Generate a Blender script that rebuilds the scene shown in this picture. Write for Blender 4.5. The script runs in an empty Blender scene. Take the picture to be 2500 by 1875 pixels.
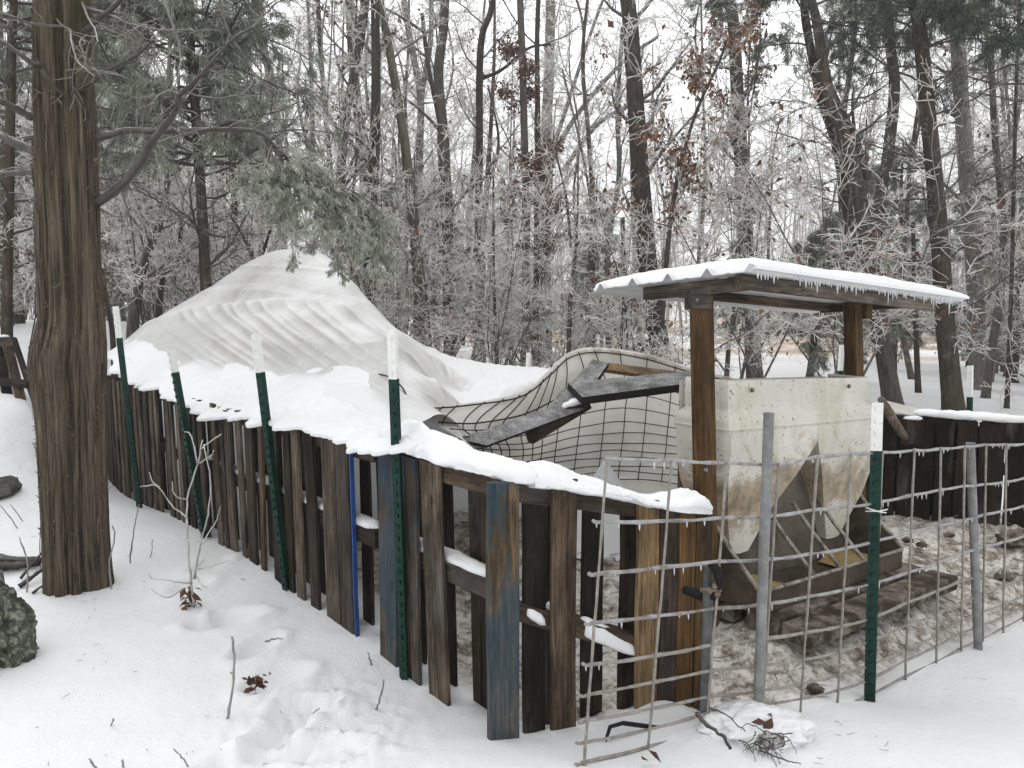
import bpy, math, random
import numpy as np
from mathutils import Vector, Matrix, Euler
R = math.radians
rs = np.random.default_rng(11)
random.seed(5)
scene = bpy.context.scene
COL = scene.collection

# ------------------------------------------------------------------ camera, sky, sun, exposure
FPX = 1850.0
PITCH = math.atan((937.5 - 768.0) / FPX)
CAMZ = 1.65
cam_d = bpy.data.cameras.new('camera'); cam_d.sensor_width = 36.0; cam_d.lens = FPX / 2500.0 * 36.0
cam_d.clip_start = 0.05; cam_d.clip_end = 600.0
cam = bpy.data.objects.new('camera', cam_d); COL.objects.link(cam)
cam.location = (0, 0, CAMZ); cam.rotation_euler = (R(90) - PITCH, 0, 0)
scene.camera = cam

SUN_EL, SUN_AZ = R(48), R(-35)          # azimuth measured from +Y towards +X
world = bpy.data.worlds.new('World'); scene.world = world; world.use_nodes = True
wn = world.node_tree; wn.nodes.clear()
sky = wn.nodes.new('ShaderNodeTexSky'); sky.sky_type = 'NISHITA'; sky.sun_disc = False
sky.sun_elevation = SUN_EL; sky.sun_rotation = SUN_AZ; sky.dust_density = 6.0; sky.air_density = 1.5
hs = wn.nodes.new('ShaderNodeHueSaturation'); hs.inputs['Saturation'].default_value = 0.12
mx = wn.nodes.new('ShaderNodeMix'); mx.data_type = 'RGBA'; mx.inputs[0].default_value = 0.72
mx.inputs[7].default_value = (11.6, 11.75, 11.9, 1)     # even cloud deck over the clear-sky gradient
bg = wn.nodes.new('ShaderNodeBackground'); bg.inputs['Strength'].default_value = 0.142
wo = wn.nodes.new('ShaderNodeOutputWorld')
wn.links.new(sky.outputs[0], hs.inputs['Color']); wn.links.new(hs.outputs[0], mx.inputs[6])
wn.links.new(mx.outputs[2], bg.inputs['Color']); wn.links.new(bg.outputs[0], wo.inputs['Surface'])

sun_d = bpy.data.lights.new('sun', 'SUN'); sun_d.energy = 0.7; sun_d.angle = R(40); sun_d.color = (1, 0.975, 0.94)
sun = bpy.data.objects.new('sun', sun_d); COL.objects.link(sun)
sdir = Vector((math.sin(SUN_AZ) * math.cos(SUN_EL), math.cos(SUN_AZ) * math.cos(SUN_EL), math.sin(SUN_EL)))
sun.rotation_euler = sdir.to_track_quat('Z', 'Y').to_euler(); sun.location = (0, 0, 30)
scene.view_settings.view_transform = 'Standard'; scene.view_settings.look = 'None'
scene.view_settings.exposure = 0.0; scene.view_settings.gamma = 1.0
scene.render.engine = 'CYCLES'
scene.cycles.use_denoising = True
scene.cycles.max_bounces = 6; scene.cycles.diffuse_bounces = 3; scene.cycles.transparent_max_bounces = 12

# ------------------------------------------------------------------ picture measurements -> world
CP, SP = math.cos(PITCH), math.sin(PITCH)
def ray(x, y):
    a = (x * 2500 / 2212 - 1250) / FPX; b = -(y * 2500 / 2212 - 937.5) / FPX
    return a, CP + b * SP, -SP + b * CP
def P(x, y, Y):
    a, dy, dz = ray(x, y); t = Y / dy
    return np.array((a * t, Y, CAMZ + dz * t))
def PX(V):                              # world points -> measured picture coordinates (used to lay out folds)
    V = np.asarray(V); X = V[..., 0]; Yd = V[..., 1]; Z = V[..., 2] - CAMZ
    w = Yd * CP - Z * SP; v = Yd * SP + Z * CP
    return (1250 + FPX * X / w) * 2212 / 2500, (937.5 - FPX * v / w) * 2212 / 2500
def unit(a): return a / (np.linalg.norm(a, axis=-1, keepdims=True) + 1e-9)
def smooth(a, b, x):
    t = np.clip((x - a) / (b - a), 0, 1); return t * t * (3 - 2 * t)

_perm = np.random.default_rng(3).random((256, 256))
def vnoise(x, y):
    xi = np.floor(x).astype(int); yi = np.floor(y).astype(int); fx = x - xi; fy = y - yi
    fx = fx * fx * (3 - 2 * fx); fy = fy * fy * (3 - 2 * fy)
    g = lambda i, j: _perm[(xi + i) & 255, (yi + j) & 255]
    return (g(0, 0) * (1 - fx) + g(1, 0) * fx) * (1 - fy) + (g(0, 1) * (1 - fx) + g(1, 1) * fx) * fy
def fbm(x, y, o=4):
    s = 0; a = .5
    for k in range(o): s = s + a * (vnoise(x * 2 ** k + 17 * k, y * 2 ** k + 31 * k) - .5); a *= .5
    return s
class TPS:
    def __init__(self, pts, lam=1e-3):
        p = np.array(pts, float); self.c = p[:, :2]; n = len(p)
        K = self.k(np.linalg.norm(self.c[:, None] - self.c[None], axis=2)) + lam * np.eye(n)
        Q = np.c_[np.ones(n), self.c]; A = np.zeros((n + 3, n + 3)); A[:n, :n] = K; A[:n, n:] = Q; A[n:, :n] = Q.T
        self.w = np.linalg.solve(A, np.r_[p[:, 2], 0, 0, 0])
    def k(self, r): return r * r * np.log(r + 1e-9)
    def __call__(self, x, y):
        x = np.asarray(x, float); y = np.asarray(y, float); sh = x.shape; q = np.c_[x.ravel(), y.ravel()]
        out = np.empty(len(q))
        for i in range(0, len(q), 20000):
            b = q[i:i + 20000]; out[i:i + 20000] = self.k(np.linalg.norm(b[:, None] - self.c[None], axis=2)) @ self.w[:-3] + self.w[-3] + b @ self.w[-2:]
        return out.reshape(sh)

# ------------------------------------------------------------------ mesh building
class MB:
    def __init__(s): s.V = []; s.F = []; s.A = []; s.n = 0
    def add(s, V, F, a=0.0):
        V = np.asarray(V, float).reshape(-1, 3)
        if isinstance(F, list) and F and not np.isscalar(F[0]) and len({len(f) for f in F}) > 1:
            for k in {len(f) for f in F}: s.F.append(np.array([f for f in F if len(f) == k], int) + s.n)
        else: s.F.append(np.asarray(F, int) + s.n)
        s.V.append(V); s.A.append(np.broadcast_to(np.asarray(a, float), (len(V),))); s.n += len(V); return s
    def box(s, c, h, M=None, a=0.0, jit=0.0):
        v = np.array([(x, y, z) for x in (-1, 1) for y in (-1, 1) for z in (-1, 1)], float) * np.array(h)
        if jit: v = v + (rs.random((8, 3)) - .5) * jit
        if M is not None: v = v @ np.array(M).T
        s.add(v + np.array(c), [(0, 1, 3, 2), (4, 6, 7, 5), (0, 4, 5, 1), (2, 3, 7, 6), (0, 2, 6, 4), (1, 5, 7, 3)], a); return s
    def beam(s, p, q, w, h, up=(0, 0, 1), a=0.0):
        p = np.array(p, float); q = np.array(q, float); d = q - p; L = np.linalg.norm(d); d = d / L
        sd = np.cross(d, up); sd /= np.linalg.norm(sd); u = np.cross(sd, d)
        return s.box((p + q) / 2, (L / 2, w / 2, h / 2), np.c_[d, sd, u], a)
    def tubes(s, poly, rad, k=3, a=0.0, cap=True):
        poly = np.asarray(poly, float); rad = np.asarray(rad, float)
        if poly.ndim == 2: poly = poly[None]; rad = rad[None]
        N, S, _ = poly.shape
        if N == 0: return s
        t = unit(np.gradient(poly, axis=1)); m = unit(t.mean(1)); ref = np.where(np.abs(m[:, 2:3]) > .8, [[1., 0, 0]], [[0, 0, 1.]])
        n1 = unit(np.cross(t, ref[:, None, :])); n2 = np.cross(t, n1)
        an = np.arange(k) / k * 2 * np.pi
        V = poly[:, :, None] + rad[:, :, None, None] * (np.cos(an)[None, None, :, None] * n1[:, :, None] + np.sin(an)[None, None, :, None] * n2[:, :, None])
        b = (np.arange(N) * S * k)[:, None, None] + (np.arange(S - 1) * k)[None, :, None]; j = np.arange(k); j2 = (j + 1) % k
        F = np.stack([b + j, b + j2, b + k + j2, b + k + j], -1).reshape(-1, 4)
        if np.ndim(a) == 1: a = np.repeat(np.asarray(a), S * k)
        s.add(V.reshape(-1, 3), F, a)
        if cap and k > 3:
            o = s.n - N * S * k; i0 = (np.arange(N) * S * k)[:, None]
            s.F.append(o + i0 + j[::-1][None]); s.F.append(o + i0 + (S - 1) * k + j[None])
        return s
    def grid(s, G, a=0.0, flip=False, closed=False):
        G = np.asarray(G, float); n, m, _ = G.shape; i = np.arange(n - 1)[:, None]
        jj = np.arange(m if closed else m - 1)[None]; j2 = (jj + 1) % m
        F = np.stack([i * m + jj, i * m + j2, (i + 1) * m + j2, (i + 1) * m + jj], -1).reshape(-1, 4)
        if flip: F = F[:, ::-1]
        return s.add(G.reshape(-1, 3), F, np.asarray(a).ravel() if np.ndim(a) else a)
    def shell(s, T, B, a=0.0):
        s.grid(T, a); s.grid(B, a, flip=True)
        for f in (lambda g: g[0], lambda g: g[-1], lambda g: g[:, 0], lambda g: g[:, -1]):
            s.grid(np.stack([f(T), f(B)]), 0 if np.ndim(a) else a)
        return s
    def build(s, name, m, parent=None, smooth_=True, attr=None, loc=None):
        V = np.concatenate(s.V) if s.V else np.zeros((0, 3))
        if loc is not None: V = V - np.asarray(loc)
        me = bpy.data.meshes.new(name); me.vertices.add(len(V)); me.vertices.foreach_set('co', V.astype(np.float32).ravel())
        tot = np.concatenate([np.full(len(f), f.shape[1]) for f in s.F]); idx = np.concatenate([f.ravel() for f in s.F])
        me.loops.add(len(idx)); me.loops.foreach_set('vertex_index', idx.astype(np.int32))
        me.polygons.add(len(tot)); st = np.r_[0, np.cumsum(tot)[:-1]]
        me.polygons.foreach_set('loop_start', st.astype(np.int32)); me.polygons.foreach_set('loop_total', tot.astype(np.int32))
        me.polygons.foreach_set('use_smooth', np.full(len(tot), bool(smooth_)))
        if attr:
            at = me.attributes.new(attr, 'FLOAT', 'POINT'); at.data.foreach_set('value', np.concatenate(s.A).astype(np.float32))
        me.update(calc_edges=True); me.validate()
        me.materials.append(m)
        o = bpy.data.objects.new(name, me); COL.objects.link(o)
        if loc is not None and parent is None: o.location = loc
        if parent is not None: o.parent = parent
        return o
def thing(name, label, cat, loc=(0, 0, 0), group=None, rz=0.0):
    o = bpy.data.objects.new(name, None); COL.objects.link(o); o.location = loc; o.rotation_euler = (0, 0, rz); o.empty_display_size = .2
    return tag(o, label, cat, group)
def tag(o, label, cat, group=None, kind=None):
    o['label'] = label; o['category'] = cat
    if group: o['group'] = group
    if kind: o['kind'] = kind
    return o
def kindof(o, k): o['kind'] = k; return o
def dup(root, loc, rz=0.0, sc=1.0, label=None, group=None):
    r = root.copy(); COL.objects.link(r); r.location = loc; r.rotation_euler = (0, 0, rz); r.scale = (sc, sc, sc)
    if label: r['label'] = label
    if group: r['group'] = group
    for ch in list(root.children):
        c = ch.copy(); COL.objects.link(c); c.parent = r
        for g in list(ch.children):
            d = g.copy(); COL.objects.link(d); d.parent = c
    return r

# ------------------------------------------------------------------ materials
def newmat(name, rough=.8, spec=.3):
    m = bpy.data.materials.new(name); m.use_nodes = True; nt = m.node_tree; b = nt.nodes['Principled BSDF']
    b.inputs['Roughness'].default_value = rough; b.inputs['Specular IOR Level'].default_value = spec
    return m, nt, b
def nd(nt, t, ins=None, **kw):
    n = nt.nodes.new(t)
    for k, v in kw.items(): setattr(n, k, v)
    for k, v in (ins or {}).items():
        if hasattr(v, 'is_linked') or isinstance(v, bpy.types.NodeSocket): nt.links.new(v, n.inputs[k])
        else: n.inputs[k].default_value = v
    return n
def coords(nt, scale=(1, 1, 1), which='Object', off=True):
    tc = nd(nt, 'ShaderNodeTexCoord'); mp = nd(nt, 'ShaderNodeMapping', {'Vector': tc.outputs[which], 'Scale': scale})
    if off:
        oi = nd(nt, 'ShaderNodeObjectInfo'); ml = nd(nt, 'ShaderNodeMath', {0: oi.outputs['Random'], 1: 37.0}, operation='MULTIPLY'); nt.links.new(ml.outputs[0], mp.inputs['Location'])
    return mp.outputs[0]
def noise(nt, vec, scale, detail=5, rough=.6, dist=0.0):
    return nd(nt, 'ShaderNodeTexNoise', {'Vector': vec, 'Scale': scale, 'Detail': detail, 'Roughness': rough, 'Distortion': dist}).outputs[0]
def ramp(nt, fac, stops):
    r = nd(nt, 'ShaderNodeValToRGB', {0: fac}); e = r.color_ramp.elements
    while len(e) < len(stops): e.new(.5)
    for el, (p, c) in zip(e, stops): el.position = p; el.color = (c, c, c, 1) if np.isscalar(c) else (*c, 1)
    return r.outputs[0]
def mixc(nt, fac, a, b, mode='MIX'):
    n = nt.nodes.new('ShaderNodeMix'); n.data_type = 'RGBA'; n.blend_type = mode
    for i, v in ((0, fac), (6, a), (7, b)):
        if isinstance(v, bpy.types.NodeSocket): nt.links.new(v, n.inputs[i])
        else: n.inputs[i].default_value = v if i == 0 else (*v, 1)
    return n.outputs[2]
def attr(nt, name): return nd(nt, 'ShaderNodeAttribute', attribute_name=name).outputs['Fac']
def math_(nt, op, a, b=0.0, clamp=False):
    return nd(nt, 'ShaderNodeMath', {0: a, 1: b}, operation=op, use_clamp=clamp).outputs[0]
def bump(nt, bs, h, strength=.4, dist=.02):
    b = nd(nt, 'ShaderNodeBump', {'Height': h, 'Strength': strength, 'Distance': dist}); nt.links.new(b.outputs[0], bs.inputs['Normal'])
def setc(nt, bs, c): nt.links.new(c, bs.inputs['Base Color'])

def m_snow(name='snow'):
    m, nt, b = newmat(name, .65, .25); v = coords(nt, off=False)
    c = ramp(nt, noise(nt, v, 1.6, 4), [(.3, (.75, .76, .77)), (.7, (.82, .826, .83))]); setc(nt, b, c)
    h = math_(nt, 'ADD', noise(nt, v, 90, 4, .7), math_(nt, 'MULTIPLY', noise(nt, v, 14, 4), 2.2)); bump(nt, b, h, .35, .012)
    return m
SNOW = m_snow()
def m_ground():
    m, nt, b = newmat('snow_and_mud', .7, .25); v = coords(nt, off=False)
    mud = attr(nt, 'mud')
    snow = ramp(nt, noise(nt, v, 1.3, 4), [(.3, (.75, .76, .77)), (.7, (.82, .826, .83))])
    n1 = noise(nt, v, 10, 7, .74, .5); n2 = noise(nt, v, 28, 6, .75); n3 = noise(nt, v, 2.2, 3)
    s = math_(nt, 'ADD', math_(nt, 'MULTIPLY', n1, .55), math_(nt, 'ADD', math_(nt, 'MULTIPLY', n2, .35), math_(nt, 'MULTIPLY', n3, .25)))
    mc = ramp(nt, s, [(.43, (.06, .047, .035)), (.50, (.15, .122, .093)), (.555, (.34, .305, .26)), (.61, (.60, .575, .54)), (.72, (.74, .72, .68))])
    hay = ramp(nt, noise(nt, v, .16, 5, .65), [(.42, 0.0), (.56, 1.0)])
    field = attr(nt, 'field')
    tan = ramp(nt, noise(nt, v, 2.4, 6, .75), [(.35, (.30, .19, .10)), (.6, (.48, .34, .22)), (.75, (.78, .75, .71))])
    c = mixc(nt, mud, snow, mc); c = mixc(nt, math_(nt, 'MULTIPLY', field, hay), c, tan); setc(nt, b, c)
    h = math_(nt, 'ADD', noise(nt, v, 80, 4, .7), math_(nt, 'MULTIPLY', noise(nt, v, 12, 5), 2.0))
    h = math_(nt, 'ADD', h, math_(nt, 'MULTIPLY', math_(nt, 'MULTIPLY', s, mud), 5.0)); bump(nt, b, h, .4, .014)
    return m
def m_wood(name, lo, hi, blue=0.0, gray=.0, rough=.75, bluecol=(.022, .075, .16)):
    m, nt, b = newmat(name, rough, .12); v = coords(nt, (1, 1, .05)); v2 = coords(nt, (1, 1, .35))
    g = noise(nt, v, 70, 7, .7, .5); st = noise(nt, v2, 5, 5, .65)
    c = ramp(nt, g, [(.36, lo), (.64, hi)])
    sp_ = noise(nt, coords(nt, (1, 1, .03)), 16, 5, .6, .2); c = mixc(nt, ramp(nt, sp_, [(.485, 0), (.5, .75), (.515, 0)]), c, (.012, .009, .007))
    oi = nd(nt, 'ShaderNodeObjectInfo').outputs['Random']
    c = mixc(nt, 1.0, c, ramp(nt, oi, [(0, (.55, .55, .58)), (.5, (1, .96, .9)), (1, (1.35, 1.25, 1.12))]), 'MULTIPLY')
    c = mixc(nt, ramp(nt, st, [(.40, .75), (.62, 0)]), c, tuple(x * .28 for x in lo))
    c = mixc(nt, ramp(nt, noise(nt, v2, 2.6, 5, .7), [(.55, 0), (.75, .55 + gray)]), c, (.16, .155, .15))
    if blue:
        bm = ramp(nt, noise(nt, v2, 3.2, 6, .72), [(.60 - .28 * blue, 0), (.66 - .28 * blue, .62)]); c = mixc(nt, bm, c, bluecol)
    kn = nd(nt, 'ShaderNodeTexVoronoi', {'Vector': coords(nt, (1, 1, .45)), 'Scale': 6.0}).outputs['Distance']
    c = mixc(nt, ramp(nt, kn, [(.05, .8), (.12, 0)]), c, (.015, .011, .008))
    fr = noise(nt, coords(nt), 140, 3, .7); c = mixc(nt, ramp(nt, fr, [(.68, 0), (.76, .35)]), c, (.5, .5, .5))
    setc(nt, b, c); bump(nt, b, math_(nt, 'ADD', g, math_(nt, 'MULTIPLY', st, .5)), .55, .008)
    return m
W_GRAY = m_wood('weathered_wood', (.034, .027, .021), (.20, .168, .135))
W_DARK = m_wood('dark_wet_wood', (.014, .011, .0085), (.075, .057, .043))
W_BLUE = m_wood('blue_painted_wood', (.035, .030, .026), (.16, .135, .112), .36, bluecol=(.022, .048, .075))
W_BLUE2 = m_wood('worn_blue_painted_wood', (.05, .037, .025), (.23, .175, .115), .50, bluecol=(.020, .058, .085))
W_TAN = m_wood('tan_wood', (.10, .068, .037), (.29, .21, .125), 0, -.3)
W_POST = m_wood('treated_post_wood', (.060, .033, .012), (.185, .112, .046), 0, -.45, .6)
W_BEAM = m_wood('grey_beam_wood', (.06, .051, .043), (.25, .222, .19), 0, .1)
W_BROWN = m_wood('brown_wood', (.042, .031, .023), (.15, .112, .082))
W_BLACKISH = m_wood('blackened_fence_wood', (.010, .0075, .006), (.040, .029, .022))
def m_frost_board():
    m, nt, b = newmat('frosted_board', .8, .2); v = coords(nt)
    c = ramp(nt, math_(nt, 'ADD', math_(nt, 'MULTIPLY', noise(nt, v, 140, 4, .8), .6), math_(nt, 'MULTIPLY', noise(nt, v, 8, 5, .7), .4)), [(.38, (.045, .043, .042)), (.47, (.12, .118, .118)), (.55, (.26, .26, .26)), (.64, (.55, .55, .55))])
    ge = nd(nt, 'ShaderNodeNewGeometry'); sx = nd(nt, 'ShaderNodeSeparateXYZ', {0: ge.outputs['Normal']}); c = mixc(nt, ramp(nt, sx.outputs[2], [(.3, 0), (.55, 1)]), (.014, .012, .011), c); setc(nt, b, c)
    bump(nt, b, noise(nt, v, 120, 4), .3, .004); return m
FROST = m_frost_board()
def m_bark(name, lo, hi, moss=0.0, ice=0.0, vs=.14, sc=22, lichen=.45):
    m, nt, b = newmat(name, .9, .07); v = coords(nt, (1, 1, vs)); v1 = coords(nt)
    g = noise(nt, v, sc, 7, .68, .5); c = ramp(nt, g, [(.33, lo), (.66, hi)])
    lich = noise(nt, v1, 4.5, 6, .7)
    c = mixc(nt, ramp(nt, lich, [(.56, 0), (.68, lichen)]), c, (.22, .225, .21))
    if moss:
        ms = ramp(nt, noise(nt, coords(nt, (1, 1, .3)), 2.6, 5, .7), [(.52, 0), (.66, moss)]); c = mixc(nt, ms, c, (.035, .045, .014))
    if ice:
        ge = nd(nt, 'ShaderNodeNewGeometry'); sx = nd(nt, 'ShaderNodeSeparateXYZ', {0: ge.outputs['Normal']})
        up = ramp(nt, math_(nt, 'MULTIPLY_ADD', sx.outputs[2], .5) if False else math_(nt, 'ADD', sx.outputs[2], math_(nt, 'MULTIPLY', lich, .4)), [(.1, 0), (.9, ice)])
        c = mixc(nt, up, c, (.62, .62, .61))
        c = mixc(nt, ramp(nt, noise(nt, v1, 30, 4, .7), [(.55, 0), (.7, ice * .6)]), c, (.45, .45, .44))
    setc(nt, b, c); bump(nt, b, g, .9, .03); return m
BARK = m_bark('hardwood_bark', (.026, .021, .017), (.125, .105, .085), 0, .25)
BARK_DK = m_bark('dark_oak_bark', (.014, .011, .009), (.075, .06, .047), 0, .12)
BARK_GY = m_bark('grey_bark', (.06, .055, .05), (.24, .225, .205), 0, .45)
BARK_CEDAR = m_bark('cedar_bark', (.020, .0155, .012), (.088, .068, .050), .55, .1, .06, 26)
BARK_GREEN = m_bark('greenish_bark', (.035, .034, .022), (.15, .14, .095), .5, .3)
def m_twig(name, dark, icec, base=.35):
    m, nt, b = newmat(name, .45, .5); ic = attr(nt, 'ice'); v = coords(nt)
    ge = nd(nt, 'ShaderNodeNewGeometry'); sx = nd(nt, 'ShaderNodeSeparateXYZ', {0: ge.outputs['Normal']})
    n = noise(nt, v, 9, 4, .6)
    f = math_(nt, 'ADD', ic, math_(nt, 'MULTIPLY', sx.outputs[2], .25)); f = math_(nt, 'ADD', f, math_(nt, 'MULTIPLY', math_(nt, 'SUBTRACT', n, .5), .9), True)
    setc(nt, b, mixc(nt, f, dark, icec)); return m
TWIG = m_twig('iced_twigs', (.055, .045, .037), (.84, .81, .765))
TWIG_DK = m_twig('dark_twigs', (.032, .025, .02), (.50, .485, .46))
TWIG_FAR = m_twig('far_hazed_iced_twigs', (.26, .245, .23), (.84, .82, .79))  # iced, with bark paler than near twigs: distance haze put into the colour
def m_leaf(name, stops):
    m, nt, b = newmat(name, .6, .35); setc(nt, b, ramp(nt, attr(nt, 'ice'), stops)); return m
CEDAR = m_leaf('cedar_foliage', [(0, (.075, .094, .058)), (.5, (.175, .195, .14)), (.8, (.34, .36, .295)), (1, (.60, .61, .57))])
CEDAR_ICE = m_leaf('iced_cedar_foliage', [(0, (.11, .13, .075)), (.35, (.24, .26, .185)), (.7, (.44, .455, .40)), (1, (.70, .705, .68))])
CEDAR_DK = m_leaf('dark_cedar_foliage', [(0, (.024, .038, .020)), (.6, (.066, .092, .052)), (1, (.25, .28, .22))])
DEADLEAF = m_leaf('dead_leaves', [(0, (.055, .022, .014)), (.5, (.13, .055, .032)), (.85, (.24, .12, .06)), (1, (.40, .33, .27))])
def m_tarp():
    m, nt, b = newmat('white_tarp', .7, .25); v = coords(nt, off=False)
    n = noise(nt, v, 2.2, 6, .7); c = ramp(nt, n, [(.3, (.60, .59, .575)), (.55, (.71, .705, .695)), (.75, (.80, .80, .795))])
    st = attr(nt, 'stain'); c = mixc(nt, math_(nt, 'MULTIPLY', st, ramp(nt, noise(nt, v, 5, 5, .7), [(.35, .2), (.65, .8)])), c, (.42, .31, .20))
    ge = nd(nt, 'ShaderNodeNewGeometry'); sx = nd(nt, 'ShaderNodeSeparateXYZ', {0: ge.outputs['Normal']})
    c = mixc(nt, 1.0, c, ramp(nt, math_(nt, 'ADD', math_(nt, 'ABSOLUTE', sx.outputs[2]), math_(nt, 'MULTIPLY', math_(nt, 'SUBTRACT', n, .5), .35)), [(.50, (.78, .77, .75)), (.76, (.97, .967, .96)), (.92, (1.10, 1.105, 1.11))]), 'MULTIPLY')  # snow dusting by slope; greyed steep faces also put fold shading into the colour
    c = mixc(nt, math_(nt, 'MULTIPLY', attr(nt, 'bare'), ramp(nt, noise(nt, v, 7, 5, .7), [(.35, .45), (.6, 1)])), c, mixc(nt, nd(nt, 'ShaderNodeTexWave', {'Vector': v, 'Scale': 95.0}).outputs[1], (.49, .485, .475), (.63, .625, .615)))
    sn = attr(nt, 'snowy'); c = mixc(nt, sn, c, (.84, .845, .85)); setc(nt, b, c)
    wv = nd(nt, 'ShaderNodeTexWave', {'Vector': v, 'Scale': 60.0}).outputs[1]
    bump(nt, b, math_(nt, 'ADD', math_(nt, 'MULTIPLY', wv, .15), noise(nt, v, 25, 5, .7)), .25, .01)
    tr = nd(nt, 'ShaderNodeBsdfTranslucent', {'Color': (.55, .54, .52, 1)}); ms = nd(nt, 'ShaderNodeMixShader', {0: .12, 1: b.outputs[0], 2: tr.outputs[0]})
    nt.links.new(ms.outputs[0], nt.nodes['Material Output'].inputs['Surface']); return m
TARP = m_tarp()
def m_cloth():
    m, nt, b = newmat('shade_cloth', .85, .15); v = coords(nt, off=False)
    n = noise(nt, v, 3, 6, .7); c = ramp(nt, n, [(.32, (.59, .57, .525)), (.5, (.76, .745, .71)), (.7, (.86, .85, .83))])
    st = attr(nt, 'stain'); c = mixc(nt, math_(nt, 'MULTIPLY', st, ramp(nt, noise(nt, v, 9, 5, .7), [(.42, 0), (.62, .8)])), c, (.12, .075, .04))
    uv = nd(nt, 'ShaderNodeUVMap') if False else None
    setc(nt, b, c)
    w = noise(nt, coords(nt, (1, 1, 8), off=False), 12, 3)
    bump(nt, b, w, .3, .01)
    tr = nd(nt, 'ShaderNodeBsdfTranslucent', {'Color': (.82, .80, .75, 1)}); ms = nd(nt, 'ShaderNodeMixShader', {0: .42, 1: b.outputs[0], 2: tr.outputs[0]})
    nt.links.new(ms.outputs[0], nt.nodes['Material Output'].inputs['Surface']); return m
CLOTH = m_cloth()
def m_plain(name, c, rough=.5, metal=0.0, var=.25, sc=8, spec=.4, dirt=None, dm=(.55, .7), ds=5):
    m, nt, b = newmat(name, rough, spec); b.inputs['Metallic'].default_value = metal; v = coords(nt)
    col = ramp(nt, noise(nt, v, sc, 5, .65), [(.3, tuple(x * (1 - var) for x in c)), (.7, tuple(min(1, x * (1 + var)) for x in c))])
    if dirt: col = mixc(nt, ramp(nt, noise(nt, v, ds, 6, .7), [(dm[0], 0), (dm[1], .9)]), col, dirt)
    setc(nt, b, col); bump(nt, b, noise(nt, v, sc * 8, 3), .12, .003); return m
GALV = m_plain('galvanized_steel', (.20, .203, .20), .5, .1, .35, 16, .4, (.12, .09, .065), (.6, .75), 12)
ROOFM = m_plain('corrugated_zinc', (.62, .63, .64), .45, .1, .10, 6)
WIRE_ICE = m_plain('iced_wire', (.29, .288, .285), .35, 0, .35, 30, .5, (.13, .105, .09), (.50, .64), 7)
WIRE = m_plain('dark_wire', (.03, .024, .019), .6, 0, .4, 20, .15)
GREEN = m_plain('green_paint', (.010, .036, .027), .5, 0, .3, 14, .12, (.05, .045, .035), (.58, .70), 24)
WHITE = m_plain('white_paint', (.74, .74, .72), .5, 0, .06, 14, .4, (.33, .31, .25), (.60, .74), 16)
def m_ice():
    m, nt, b = newmat('ice', .12, .5); b.inputs['Base Color'].default_value = (.86, .88, .90, 1); b.inputs['Transmission Weight'].default_value = .45; b.inputs['IOR'].default_value = 1.31; return m
ICE = m_ice()
def m_feeder():
    m, nt, b = newmat('dirty_plastic', .5, .35); v = coords(nt); d = attr(nt, 'dirt')
    base = ramp(nt, noise(nt, v, 3, 5, .6), [(.3, (.53, .505, .44)), (.7, (.67, .65, .595))])
    alg = ramp(nt, noise(nt, coords(nt, (1, 1, .4)), 3.5, 5, .65), [(.52, 0), (.7, .5)]); c = mixc(nt, alg, base, (.36, .345, .19))
    n = noise(nt, v, 5.5, 6, .72, .6)
    sm = ramp(nt, math_(nt, 'ADD', math_(nt, 'MULTIPLY', d, .26), math_(nt, 'MULTIPLY', n, .95)), [(.60, 0), (.70, .6), (.86, .85)])
    c = mixc(nt, sm, c, ramp(nt, noise(nt, v, 13, 5, .7), [(.38, (.13, .085, .04)), (.58, (.33, .235, .12)), (.72, (.46, .35, .2))]))
    sp = ramp(nt, noise(nt, v, 55, 2, .5), [(.665, 0), (.69, .85)]); c = mixc(nt, sp, c, (.10, .075, .05))
    setc(nt, b, c); bump(nt, b, noise(nt, v, 20, 4), .15, .006); return m
PLASTIC = m_feeder()
TROUGH = m_plain('muddy_trough', (.07, .055, .039), .6, 0, .5, 7, .15, (.20, .175, .14), (.56, .74), 5)
TROUGH_EDGE = m_plain('worn_trough_edge', (.30, .27, .23), .45, .2, .4, 16, .4, (.09, .07, .05), (.5, .6), 14)
TROUGH_LT = m_plain('dusty_back_plate', (.12, .103, .082), .7, 0, .4, 6, .12, (.05, .04, .03), (.55, .7), 4)
GRAIN = m_plain('yellow_grain', (.34, .25, .10), .9, 0, .45, 90)
ROCK = m_plain('lichen_rock', (.06, .065, .052), .9, 0, .6, 9, .1, (.27, .29, .235), (.48, .62), 26)
PEN_WOOD = m_plain('muddy_plank', (.06, .045, .033), .75, 0, .5, 6, .12, (.30, .265, .225), (.46, .66), 6)
CLAMP = m_plain('black_rubber', (.012, .012, .013), .7, 0, .3, 20, .12)
PIPE_DK = m_plain('weathered_pipe', (.10, .105, .105), .55, .2, .4, 16, .3)
RUST = m_plain('rusty_metal', (.16, .12, .09), .6, .4, .5, 25)
WHITE_STR = m_plain('white_string', (.7, .7, .68), .8)
WIRE_RUST = m_plain('iced_rusty_wire', (.235, .215, .192), .4, 0, .4, 30, .5, (.42, .41, .40), (.60, .72), 9)
BLUE_PAINT = m_plain('bright_blue_paint', (.008, .045, .19), .5, 0, .3, 16, .4, (.03, .04, .06), (.6, .7), 9)
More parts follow.
